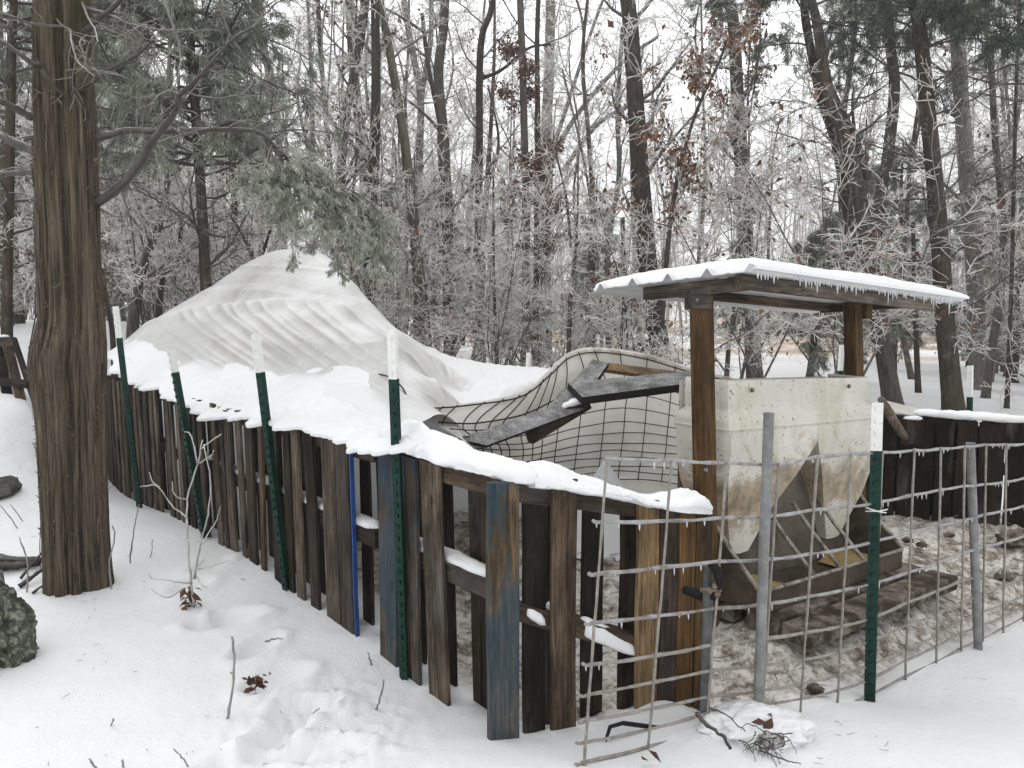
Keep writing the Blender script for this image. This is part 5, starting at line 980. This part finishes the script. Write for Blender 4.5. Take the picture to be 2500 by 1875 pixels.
traced('hardwood_tree', 'leaning twin stem between the legs of the feeder roof', 17, 6, 13, [(1620, 560), (1600, 640), (1578, 720), (1570, 812)], BARK, 9, L=(.5, 1.3), zlo=.8, forks=[([(1592, 520), (1588, 600), (1584, 700)], 5, 8)], seed=25, k=10)
traced('hardwood_tree', 'mossy trunk cut by the left edge of the photo', 14, 30, 44, [(-14, -40), (-10, 300), (0, 560), (3, 705)], BARK_GREEN, 8, seed=26, k=18, zlo=3)
traced('hardwood_tree', 'dark leaning trunk seen low between the big cedar and the tarp', 12.5, 10, 27, [(372, 330), (345, 480), (310, 570), (288, 690)], BARK, 10, L=(.7, 1.8), zlo=.9, seed=27)
traced('hardwood_tree', 'dark stem leaning left just behind the farthest green post', 10, 7, 12, [(205, 480), (218, 580), (232, 660), (242, 715)], BARK_DK, 8, L=(.5, 1.3), zlo=.8, seed=28, k=10)
traced('hardwood_tree', 'bent dark stem close behind the left slope of the tarp', 13, 8, 12, [(392, 470), (384, 560), (352, 600), (345, 690)], BARK_DK, 8, L=(.5, 1.3), zlo=.8, seed=29, k=10)
traced('hardwood_tree', 'dark forked stem above the left slope of the tarp', 12, 5, 13, [(500, 470), (530, 520), (553, 580), (560, 660)], BARK_DK, 9, L=(.5, 1.4), zlo=.8, forks=[([(590, 480), (570, 540), (556, 600)], 5, 9)], seed=30, k=10)
traced('hardwood_tree', 'slim stem among brown leaves under the left end of the feeder roof', 17, 9, 14, [(1345, 470), (1348, 600), (1352, 700), (1358, 800)], BARK, 11, leafn=700, L=(.4, 1.2), zlo=.6, seed=31, k=10, leafz=(.3, 3))

# ------------------------------------------------------------------ cedars
def cedar_sprays(C, D_, n, L, rng, w=.15, droop=.5, sz=1.0):
    """feathery sprays: at every point C a bundle of thin tapering scale leaves fanning out along D_"""
    N = len(C); C = np.repeat(C, n, 0) + rng.standard_normal((N * n, 3)) * .3 * L; d = unit(np.repeat(D_, n, 0) + rng.standard_normal((N * n, 3)) * .55 - np.array((0, 0, droop))); s_ = unit(np.cross(d, rng.standard_normal((N * n, 3))))
    Lq = L * rng.uniform(.5, 1.3, (N * n, 1)); wq = Lq * w * rng.uniform(.6, 1.3, (N * n, 1)); m1 = C + d * Lq * .5 - np.array((0, 0, .1)) * Lq
    V = np.stack([C, m1 + s_ * wq, C + d * Lq - np.array((0, 0, .3)) * Lq, m1 - s_ * wq], 1); shade = np.clip(np.repeat(rng.normal(.5, .18, N), n) + rng.normal(0, .2, N * n), 0, 1)
    mb = MB(); mb.add(V.reshape(-1, 3), (np.arange(N * n) * 4)[:, None] + np.array([0, 1, 2, 3]), np.repeat(shade, 4)); return mb
def cedar_crown(p, d, L, r, rng, per, nsp, lq, w=.15, lift=-.01, n2=9, n3=5, tw=.006, droop=.5):
    cb = MB(); a, ra = grow(p, d, L, r, r * .35, 8, .12, lift, rng); cb.tubes(a, ra, 5, .0, False)
    s = spawn(a, ra, n2, .25, 1, .4, 1.0, (.25, .5), rng, .3, tw); b, rb = grow(*s[:2], s[2], s[3], s[3] * .4 + .002, 5, .2, -.04, rng); cb.tubes(b, rb, 3, .3, False)
    s = spawn(b, rb, n3, .2, 1, .4, 1.0, (.3, .6), rng, .2, tw); c, rc_ = grow(*s[:2], s[2], s[3] * 0 + tw * .8, s[3] * 0 + .002, 4, .2, -.1, rng); cb.tubes(c, rc_, 3, .45, False)
    q = c[:, 1:].reshape(-1, 3); dd = unit(np.diff(c, axis=1)).reshape(-1, 3); i = rng.random(len(q)) < per
    return cb, cedar_sprays(q[i], dd[i], nsp, lq, rng, w, droop)
def cedar(name, label, Y, wt, wb, pts, zr, nb, Lr, per, nsp, lq, mat, seed, bark=BARK_CEDAR, el=(-.15, .5), dead=0, group=None, az=None, n2=9, n3=5, dY=0):
    rng = np.random.default_rng(seed + 500); t, c = traced(name, label, Y, wt, wb, pts, bark, 0, seed=seed, k=18, cat='cedar tree', group=group, ext=3.5, dY=dY); base = np.array(t.location); g = base[2]
    zz = c[:, 2] - g; ok = np.where((zz > zr[0]) & (zz < zr[1]))[0]; p = c[rng.choice(ok, nb)]; a = rng.uniform(0, 2 * np.pi, nb) if az is None else rng.normal(az[0], az[1], nb); e = rng.uniform(el[0], el[1], nb); d = np.stack([np.cos(a) * np.cos(e), np.sin(a) * np.cos(e), np.sin(e)], -1)
    L = rng.uniform(Lr[0], Lr[1], nb); cb, fb = cedar_crown(p, d, L, np.full(nb, .022), rng, per, nsp, lq, n2=n2, n3=n3, w=.06); br = cb.build('branches', TWIG_DK, t, attr='ice', loc=base); fb.build('foliage', mat, br, attr='ice', loc=base)
    if dead:
        ok = np.where((zz > 1.0) & (zz < zr[0] + .5))[0]; p = c[rng.choice(ok, dead)]; a = rng.uniform(0, 2 * np.pi, dead); e = rng.uniform(-.1, .6, dead); d = np.stack([np.cos(a) * np.cos(e), np.sin(a) * np.cos(e), np.sin(e)], -1); mb = MB()
        crown(mb, p, d, rng.uniform(.8, 2.2, dead), np.full(dead, .02), rng, 6, 5, 1, .2, .05, .005, .4, (0, .1, .35)); mb.build('bare_sprays', TWIG_DK, t, attr='ice', loc=base)
    return t
cedar('cedar_tree', 'grey green cedar with a reddish trunk standing behind the left slope of the tarp', 10.5, 14, 26, [(405, -40), (412, 100), (425, 280), (436, 450), (446, 650)], (3.1, 8.6), 84, (.9, 1.9), .62, 17, .075, CEDAR, 41, dead=14)
cedar('cedar_tree', 'dark cedar with bare lower limbs rising beyond the black pallets', 13.2, 24, 42, [(1968, -40), (1985, 50), (2005, 250), (2020, 400), (2030, 520), (2042, 700), (2060, 884)], (5.9, 9.8), 40, (1.0, 2.4), .62, 17, .085, CEDAR_DK, 42, dead=30)
cedar('cedar_tree', 'dark cedar crown hanging into the top of the photo above the feeder roof', 15, 14, 24, [(1735, -60), (1740, 40), (1770, 200), (1810, 330), (1840, 560)], (6.4, 10.5), 26, (1.0, 2.0), .65, 17, .09, CEDAR_DK, 43, dead=16)
cedar('cedar_tree', 'cedar boughs filling the top right corner of the photo', 12, 14, 24, [(2290, -60), (2285, 100), (2290, 400), (2290, 850)], (5.2, 9.0), 26, (1.4, 2.8), .65, 17, .08, CEDAR_DK, 44, dead=10)
cedar('cedar_tree', 'grey green cedar boughs in the top left corner beyond the big trunk', 9.5, 14, 24, [(30, -60), (25, 100), (20, 400), (15, 700)], (3.4, 8.0), 30, (.9, 1.8), .62, 17, .07, CEDAR, 45, dead=8)

# ---- the big cedar in front
def big_cedar():
    Y = 4.6; b0 = P(171, 1262, Y); t = thing('cedar_tree', 'big old cedar with shredding bark in the left foreground', 'cedar tree', b0)
    rows = [(-60, 130, 53), (100, 133, 55), (250, 140, 61), (400, 144, 63), (550, 150, 64), (690, 158, 66), (760, 152, 78), (800, 150, 79), (850, 155, 74), (950, 160, 70), (1100, 164, 69), (1200, 168, 70), (1262, 172, 72), (1300, 174, 76)]
    A = np.array(rows, float); n = 330; yy = np.linspace(A[0, 0], A[-1, 0], n); cx = np.interp(yy, A[:, 0], A[:, 1]); hw = np.interp(yy, A[:, 0], A[:, 2])
    for _ in range(20): cx[1:-1] = (cx[:-2] + 2 * cx[1:-1] + cx[2:]) / 4; hw[1:-1] = (hw[:-2] + 2 * hw[1:-1] + hw[2:]) / 4
    c = np.array([P(x, y, Y) for x, y in zip(cx, yy)]); m = 2500 / 2212 / FPX * Y; r = hw * m; k = 300; an = np.linspace(0, 2 * np.pi, k, endpoint=False)
    z = c[:, 2:3]; a = an[None]
    flute = .07 * np.cos(a * 3 + .6 * np.sin(z * 1.1)) + .05 * np.cos(a * 5 + 1.3 + z * .5)
    groove = -.24 * np.exp(-((np.angle(np.exp(1j * (a + 1.45 - .16 * np.sin(z * 1.4) - .12 * z)))) / .13) ** 2) - .15 * np.exp(-((np.angle(np.exp(1j * (a + 1.95 + .12 * np.sin(z * 1.9))))) / .09) ** 2) - .14 * np.exp(-((np.angle(np.exp(1j * (a + .95 - .1 * z)))) / .07) ** 2)
    fib = .085 * fbm(a * 14, z * 1.1 + 2, 4) + .07 * np.abs(fbm(a * 30 + .8 * np.sin(z * 2), z * 2.2, 4)) + .03 * fbm(a * 70, z * 5, 3)
    rr = r[:, None] * (.95 + flute + groove + fib); V = c[:, None] + rr[..., None] * np.stack([np.cos(a + 0 * z), .9 * np.sin(a + 0 * z), 0 * a + 0 * z], -1)
    V[..., :] = V; mb = MB(); mb.grid(V[::-1], closed=True); mb.build('trunk', m_bark('shredding_cedar_bark', (.014, .011, .0085), (.185, .146, .108), .5, 0, .03, 46, 0), t, loc=b0)
    # long loose ribbons of bark, then short peeling shreds
    rb_ = MB(); nr0 = unit(V - c[:, None])
    for q in range(95):
        ln = int(rs.integers(14, 70)); z0 = int(rs.integers(10, n - ln - 15)); cl_ = int(rs.uniform(-2.95, -.15) / (2 * np.pi) * k) % k; wd = int(rs.integers(2, 5)); zz_ = np.arange(z0, z0 + ln, 2); u = np.linspace(0, 1, len(zz_)); drift = np.round(rs.normal() * 4 * u).astype(int)
        off = .003 + rs.uniform(.004, .016) * (u ** 2 if rs.random() < .5 else (1 - u) ** 2) + .003 * np.sin(u * 9 + q); tp = np.clip(np.minimum(u, 1 - u) * 6, .25, 1)
        mid = V[zz_, (cl_ + drift) % k]; e1 = V[zz_, (cl_ + drift + wd) % k] - mid; nn_ = nr0[zz_, (cl_ + drift) % k]
        rb_.grid(np.stack([mid + nn_ * off[:, None] * .4 - e1 * tp[:, None] * .5, mid + nn_ * off[:, None], mid + nn_ * off[:, None] * .7 + e1 * tp[:, None] * .5], 1))
    kindof(rb_.build('bark_ribbons', m_bark('bark_ribbon', (.03, .023, .017), (.20, .16, .12), .2, 0, .03, 60, 0), t, loc=b0), 'stuff')
    sh_ = MB(); n2 = 240; ai = rs.uniform(-2.9, -.2, n2); zi = rs.integers(30, n - 20, n2); P0 = V[zi, (ai / (2 * np.pi) * k).astype(int) % k]; nr = np.stack([np.cos(ai), np.sin(ai), 0 * ai], -1)
    Ls = rs.uniform(.02, .075, n2)[:, None]; dz = rs.choice([-1, 1], n2)[:, None] * np.array((0, 0, 1.)); tg = np.stack([-np.sin(ai), np.cos(ai), 0 * ai], -1) * rs.normal(0, .5, (n2, 1))
    pol = np.stack([P0 - nr * .006, P0 + nr * .008 + dz * Ls * .35 + tg * Ls * .3, P0 + nr * .018 + dz * Ls * .6 + tg * Ls * .7, P0 + nr * rs.uniform(.01, .03, (n2, 1)) + dz * Ls * .5 + tg * Ls * 1.2], 1); sh_.tubes(pol, np.tile([.0035, .003, .0022, .001], (n2, 1)), 3, cap=False)
    kindof(sh_.build('bark_shreds', m_plain('bark_fibres', (.13, .105, .078), .9, 0, .5, 20), t, loc=b0), 'stuff')
    rng = np.random.default_rng(77)
    last = []
    def limb(pts, w0, w1, dy, nsub, Lsub, ice=.05, label=None, n3=4, mat=None):
        Ys = [Y + (dy * i / (len(pts) - 1)) - .12 * (i == 0) * 0 for i in range(len(pts))]; pw = np.array([P(x, y, yy_) for (x, y), yy_ in zip(pts, Ys)]); cc = catmull(pw, 26); cc[1:] += rng.standard_normal((25, 3)).cumsum(0) * .0012
        rr_ = np.linspace(w0 * .82, w1 * .8, 26) * m / 2 * (1 + .10 * rng.standard_normal(26)); lb = MB(); lb.tubes(cc, rr_, 8, ice)
        if nsub:
            s = spawn(cc[None], rr_[None], nsub, .2, 1, .5, 1.2, Lsub, rng, .3, .004, .5); b, rb = grow(*s[:2], s[2], np.minimum(s[3], .0065), s[3] * 0 + .0025, 7, .22, -.02, rng); lb.tubes(b, rb, 4, .35, False)
            s = spawn(b, rb, n3, .2, 1, .5, 1.1, (.3, .6), rng, .2, .003); e, re_ = grow(*s[:2], s[2], s[3] * 0 + .0032, s[3] * 0 + .002, 5, .22, -.05, rng); lb.tubes(e, re_, 3, .65, False)
        o = lb.build('limb', mat or m_limb, t, attr='ice', loc=b0); last.append(o); return cc
    m_limb = m_twig('cedar_limb', (.036, .029, .022), (.26, .245, .215))
    limb([(190, 452), (259, 406), (307, 348), (328, 307), (358, 270), (379, 239), (390, 205), (420, 177), (454, 140), (505, 82), (546, 58)], 22, 5, -.5, 12, (.2, .45))
    L2 = limb([(175, 305), (239, 290), (273, 280), (341, 282), (444, 280), (560, 283), (597, 317), (649, 352), (700, 386), (751, 413), (800, 500)], 20, 4, .5, 16, (.12, .3))
    limb([(148, 222), (188, 184), (239, 147), (290, 123), (334, 82)], 14, 7, -.45, 6, (.2, .4))
    limb([(150, 300), (147, 222), (113, 191), (85, 147), (65, 137), (0, 92), (-60, 80)], 20, 8, -.35, 5, (.15, .3))
    limb([(150, 88), (184, 65), (218, 34), (253, 7), (290, -40)], 16, 10, -.2, 5, (.3, .5)); limb([(100, 82), (51, 58), (14, 34), (-40, 10)], 18, 12, -.2, 6, (.3, .5))
    limb([(110, 268), (51, 246), (0, 222), (-50, 205)], 20, 14, -.25, 7, (.3, .6)); limb([(100, 338), (34, 307), (0, 290), (-50, 270)], 24, 16, .1, 6, (.3, .6)); limb([(105, 372), (34, 374), (-40, 382)], 17, 15, .2, 5, (.3, .5))
    limb([(160, 10), (232, 31), (283, 51), (341, 63), (417, 65)], 12, 5, -.2, 7, (.25, .5), .3); limb([(178, 55), (256, 75), (304, 106), (320, 120)], 8, 4, -.1, 6, (.3, .6), .3)
    limb([(110, 20), (128, 52), (148, 65), (150, 90), (165, 135), (190, 150)], 7, 3, -.75, 6, (.3, .5), .4); limb([(175, 0), (190, 40), (205, 70), (215, 100)], 6, 3, -.6, 4, (.3, .6), .4); limb([(345, -20), (385, 90), (390, 160), (372, 200)], 6, 3, -.5, 6, (.2, .4), .4); limb([(470, -20), (490, 60), (520, 110), (545, 150), (580, 190)], 7, 3, .2, 8, (.25, .45), .3)
    limb([(215, 450), (245, 462), (280, 463)], 6, 4, -.3, 3, (.3, .5), .5); limb([(335, 325), (350, 380), (362, 430), (372, 470)], 4, 2, -.3, 5, (.2, .4), .6); limb([(248, 300), (225, 330), (205, 350)], 7, 4, -.1, 3, (.3, .5), .1)
    # green sprays drooping from the long right hand limb, hanging in front of the tarp peak
    q = L2[13:]; nb = 72; i = rng.integers(0, len(q) - 1, nb); p = q[i] + (q[i + 1] - q[i]) * rng.random((nb, 1)); d = unit(np.stack([rng.normal(.35, .5, nb), rng.normal(0, .45, nb), rng.normal(-.75, .35, nb)], -1))
    cb, fb = cedar_crown(p, d, rng.uniform(.2, .55, nb), np.full(nb, .006), rng, .75, 12, .023, .07, -.10, 7, 5, .0026, .5); cb.build('drooping_twigs', TWIG, last[1], attr='ice', loc=b0); fb.build('foliage', CEDAR_ICE, last[1], attr='ice', loc=b0)
    pts = [[(640, 500), (632, 540), (628, 575)], [(700, 545), (728, 572), (742, 600)], [(790, 500), (800, 520), (808, 545)]]
    for pl in pts:
        cb2 = MB(); cc = catmull([P(x, y, 5.0) for x, y in pl], 10); cb2.tubes(cc, np.full(10, .0035), 4, .5); s = spawn(cc[None], np.full((1, 10), .0035), 9, .4, 1, .4, .9, (.2, .4), rng, 0, .002); b, rb = grow(*s[:2], s[2], s[3] * 0 + .003, s[3] * 0 + .002, 4, .15, -.2, rng); cb2.tubes(b, rb, 3, .5, False)
        cb2.build('drooping_twig', TWIG, last[1], attr='ice', loc=b0); cedar_sprays(b[:, 1:].reshape(-1, 3), unit(np.diff(b, axis=1)).reshape(-1, 3), 4, .03, rng, .2, .4, .15).build('foliage', CEDAR_ICE, last[1], attr='ice', loc=b0)
    # thin twig tangle low on the right of the trunk
    return t
big_cedar()

# ------------------------------------------------------------------ copies that fill the wood
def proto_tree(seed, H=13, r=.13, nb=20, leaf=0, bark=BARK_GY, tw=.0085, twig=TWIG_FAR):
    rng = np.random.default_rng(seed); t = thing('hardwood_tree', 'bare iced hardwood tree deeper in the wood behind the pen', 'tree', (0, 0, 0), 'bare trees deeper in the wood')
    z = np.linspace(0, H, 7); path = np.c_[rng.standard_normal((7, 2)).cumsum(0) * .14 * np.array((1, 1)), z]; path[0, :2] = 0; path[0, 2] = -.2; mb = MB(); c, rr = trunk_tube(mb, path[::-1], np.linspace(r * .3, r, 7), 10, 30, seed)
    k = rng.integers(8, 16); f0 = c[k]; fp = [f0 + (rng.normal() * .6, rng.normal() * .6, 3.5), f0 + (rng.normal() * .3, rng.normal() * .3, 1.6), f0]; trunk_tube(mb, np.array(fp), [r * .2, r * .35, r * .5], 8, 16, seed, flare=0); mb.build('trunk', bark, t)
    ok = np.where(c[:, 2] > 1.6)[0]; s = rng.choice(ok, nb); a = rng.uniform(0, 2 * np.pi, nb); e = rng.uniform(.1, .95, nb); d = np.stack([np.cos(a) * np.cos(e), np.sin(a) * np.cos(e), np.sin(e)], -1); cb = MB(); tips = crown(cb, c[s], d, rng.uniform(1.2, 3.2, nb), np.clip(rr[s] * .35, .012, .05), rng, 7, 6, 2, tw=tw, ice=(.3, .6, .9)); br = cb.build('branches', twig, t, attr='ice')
    if leaf: q = tips[:, -1]; q = q[rng.integers(0, len(q), leaf)]; leafquads(q + rng.standard_normal(q.shape) * .08, .15, rng, .9).build('dead_leaves', DEADLEAF, br, attr='ice')
    return t
def proto_bush(seed, H=3.2, leaf=0, n=7, tw=.0062):
    rng = np.random.default_rng(seed); t = thing('iced_shrub', 'ice coated bare shrub in the undergrowth of the wood', 'shrub', (0, 0, 0), 'iced shrubs in the undergrowth')
    p = rng.standard_normal((n, 3)) * (.12, .12, 0) - (0, 0, .05); d = unit(np.stack([rng.normal(0, .35, n), rng.normal(0, .35, n), np.full(n, 1.)], -1)); L = rng.uniform(.6, 1.1, n) * H; st, rst = grow(p, d, L, rng.uniform(.012, .03, n), np.full(n, .006), 9, .1, .02, rng)
    mb = MB(); mb.tubes(st, rst, 5, .0, False); s = spawn(st, rst, 12, .25, 1, .7, 1.45, (.25, .55), rng, .55, tw); a, ra = grow(*s[:2], s[2], np.minimum(s[3], .012), np.full(len(s[2]), tw), 6, .2, .02, rng); mb.tubes(a, ra, 3, .4, False)
    s = spawn(a, ra, 7, .15, 1, .5, 1.2, (.25, .55), rng, .5, tw); b, rb = grow(*s[:2], s[2], s[3] * 0 + tw, np.full(len(s[2]), tw * .7), 4, .25, 0, rng); mb.tubes(b, rb, 3, .85, False)
    s = spawn(b, rb, 2, .2, 1, .5, 1.2, (.35, .7), rng, .4, tw); e, re_ = grow(*s[:2], s[2], s[3] * 0 + tw * .9, np.full(len(s[2]), tw * .6), 3, .2, 0, rng); mb.tubes(e, re_, 3, .95, False); mb.build('branches', TWIG, t, attr='ice')
    if leaf: q = b[:, -1]; q = q[rng.integers(0, len(q), leaf)]; leafquads(q + rng.standard_normal(q.shape) * .05, .12, rng, .9).build('dead_leaves', DEADLEAF, t, attr='ice')
    return t
def proto_cedar(seed, H=6.5, R0=1.5, mat=CEDAR):
    rng = np.random.default_rng(seed); t = thing('cedar_tree', 'dim grey green cedar standing in the wood behind the pen', 'cedar tree', (0, 0, 0), 'dim cedars in the wood'); mb = MB(); path = np.c_[rng.standard_normal((5, 2)).cumsum(0) * .08, np.linspace(H, -.1, 5)]; c, rr = trunk_tube(mb, path, [.02, .05, .07, .09, .1], 9, 24, seed); mb.build('trunk', BARK_CEDAR, t)
    nb = 50; h = rng.uniform(.12, .97, nb); p = np.stack([np.interp(h * H, c[::-1, 2], c[::-1, i]) for i in range(2)] + [h * H], -1); a = rng.uniform(0, 2 * np.pi, nb); e = rng.uniform(-.1, .7, nb); d = np.stack([np.cos(a) * np.cos(e), np.sin(a) * np.cos(e), np.sin(e)], -1); L = R0 * (1.08 - h) ** .7 * rng.uniform(.6, 1.15, nb)
    cb, fb = cedar_crown(p, d, L, np.full(nb, .014), rng, .65, 11, .11, .075, 0, 7, 4, .006, .35); br = cb.build('branches', TWIG, t, attr='ice'); fb.build('foliage', mat, br, attr='ice'); return t
def scatter(protos, spots, zoff=0.0):
    used = set()
    for i, (x, y, sc) in enumerate(spots):
        k = int(rs.integers(len(protos))); pr = protos[k]; loc = (x, y, float(gz(x, y)) + .25 * 0 - zoff); rz = rs.uniform(0, 6.28)
        if k not in used: used.add(k); pr.location = loc; pr.rotation_euler = (0, 0, rz); pr.scale = (sc,) * 3
        else: dup(pr, loc, rz, sc)
    for k, pr in enumerate(protos):
        if k not in used: pr.location = (rs.uniform(-10, 10), 30, float(gz(0, 30)))
def spots(n, y0, y1, umax, smin, smax, mind=.8, avoid=None, pw=1.0):
    out = []; tries = 0
    while len(out) < n and tries < n * 60:
        tries += 1; y = y0 + (y1 - y0) * rs.random() ** pw; u = rs.uniform(-umax, umax); x = u * y
        if avoid and avoid(x, y, u): continue
        if any((x - a) ** 2 + (y - b) ** 2 < mind ** 2 for a, b, _ in out): continue
        out.append((x, y, rs.uniform(smin, smax)))
    return out
field_av = lambda x, y, u: (.12 < u < .62) and y > 20 and rs.random() < .9
scatter([proto_tree(s, rs.uniform(11, 15), rs.uniform(.08, .15), 20, lf, bk) for s, lf, bk in ((201, 0, BARK_GY), (202, 60, BARK), (203, 0, BARK_GY), (204, 0, BARK), (205, 120, BARK))], spots(88, 20, 46, .95, .75, 1.2, 1.1, field_av))
scatter([proto_bush(s, h, lf) for s, h, lf in ((301, 3.0, 0), (302, 4.2, 160), (303, 2.4, 60), (304, 3.6, 320), (305, 5.0, 0))], spots(66, 12.5, 32, .95, .7, 1.25, .9, lambda x, y, u: (y < 14 and -.35 < u < .0) or ((.15 < u < .6) and y > 14 and rs.random() < .85), 1.3))
scatter([proto_cedar(s, h, r0, mt) for s, h, r0, mt in ((401, 6.5, 1.6, CEDAR), (402, 4.6, 1.5, CEDAR), (403, 8, 1.8, CEDAR))], [(*P(x, 700, Yc)[:2], sc) for x, Yc, sc in [(330, 19, 1.0), (130, 17, 1.1), (240, 24, 1.1), (520, 18, .9), (860, 24, .85), (950, 28, 1.0), (1290, 26, .8), (1790, 20, .95), (1860, 17, .75), (1930, 24, 1.1), (2090, 26, 1.1), (2190, 20, .9), (40, 22, 1.2), (-120, 20, 1.2), (2300, 22, 1.2)]])
def sapling(seed, H, r):
    t = proto_tree(seed, H, r, 16, 0 if seed % 2 else 40, BARK_GY if seed % 3 else BARK, .0075, TWIG); t.name = 'young_tree'; t['label'] = 'thin bare young tree among the iced trunks of the wood'; t['category'] = 'young tree'; t['group'] = 'thin young trees through the wood'; return t
scatter([sapling(s, h, r) for s, h, r in ((501, 10, .05), (502, 8, .04), (503, 11, .06), (504, 9, .045))], spots(36, 15, 36, .8, .8, 1.2, .9, lambda x, y, u: ((.2 < u < .6) and rs.random() < .6) or (y < 19.5 and -.14 < u < .22)))
# far wood: one grey mass of stems and twigs beyond what one can count
def far_wood():
    rng = np.random.default_rng(9); N = 400; y = rng.uniform(48, 85, N); u = rng.uniform(-1.05, 1.05, N); x = u * y; g = gz(x, y); H = rng.uniform(9, 15, N); mb = MB()
    p = np.stack([x, y, g - .2], -1); st, rst = grow(p, np.tile([0, 0, 1.], (N, 1)) + rng.normal(0, .05, (N, 3)), H, rng.uniform(.06, .16, N), np.full(N, .03), 8, .04, .03, rng); mb.tubes(st, rst, 5, .15, False)
    s = spawn(st, rst, 13, .1, 1, .4, 1.2, (.12, .3), rng, .3, .02, .35); a, ra = grow(*s[:2], s[2], np.minimum(s[3], .035), np.full(len(s[2]), .016), 5, .2, .06, rng); mb.tubes(a, ra, 3, .5, False)
    s = spawn(a, ra, 9, .1, 1, .4, 1.2, (.3, .6), rng, .3, .016); b, rb = grow(*s[:2], s[2], np.full(len(s[2]), .016), np.full(len(s[2]), .012), 3, .25, .02, rng); mb.tubes(b, rb, 3, .85, False)
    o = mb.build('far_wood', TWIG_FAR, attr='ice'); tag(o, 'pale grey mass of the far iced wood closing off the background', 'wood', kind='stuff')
    C = []; 
    for k in range(40): yy_ = rng.uniform(50, 72); xx_ = rng.uniform(-1, 1) * yy_; h = rng.uniform(4, 8); n = 260; hh = rng.random(n) ** .8; rr_ = 2.0 * (1 - hh) * np.sqrt(rng.random(n)); an = rng.uniform(0, 6.28, n); C.append(np.stack([xx_ + rr_ * np.cos(an), yy_ + rr_ * np.sin(an), float(gz(xx_, yy_)) + hh * h], -1))
    C = np.concatenate(C); o = cedar_sprays(C, rng.standard_normal(C.shape), 5, .6, rng, .3, .3, 5).build('far_cedars', CEDAR, attr='ice'); tag(o, 'grey green cedar thickets far off in the wood', 'wood', kind='stuff')
far_wood()

# ------------------------------------------------------------------ still winter air
def haze(dens):
    mb = MB(); mb.box((0, 0, 14), (185, 185, 17)); m = bpy.data.materials.new('haze'); m.use_nodes = True; nt = m.node_tree; nt.nodes.clear(); o_ = nt.nodes.new('ShaderNodeOutputMaterial'); v = nt.nodes.new('ShaderNodeVolumePrincipled')
    v.inputs['Color'].default_value = (.93, .94, .95, 1); v.inputs['Density'].default_value = dens; v.inputs['Anisotropy'].default_value = .2; nt.links.new(v.outputs[0], o_.inputs['Volume']); kindof(mb.build('haze', m, smooth_=False), 'stuff')
haze(.0028)
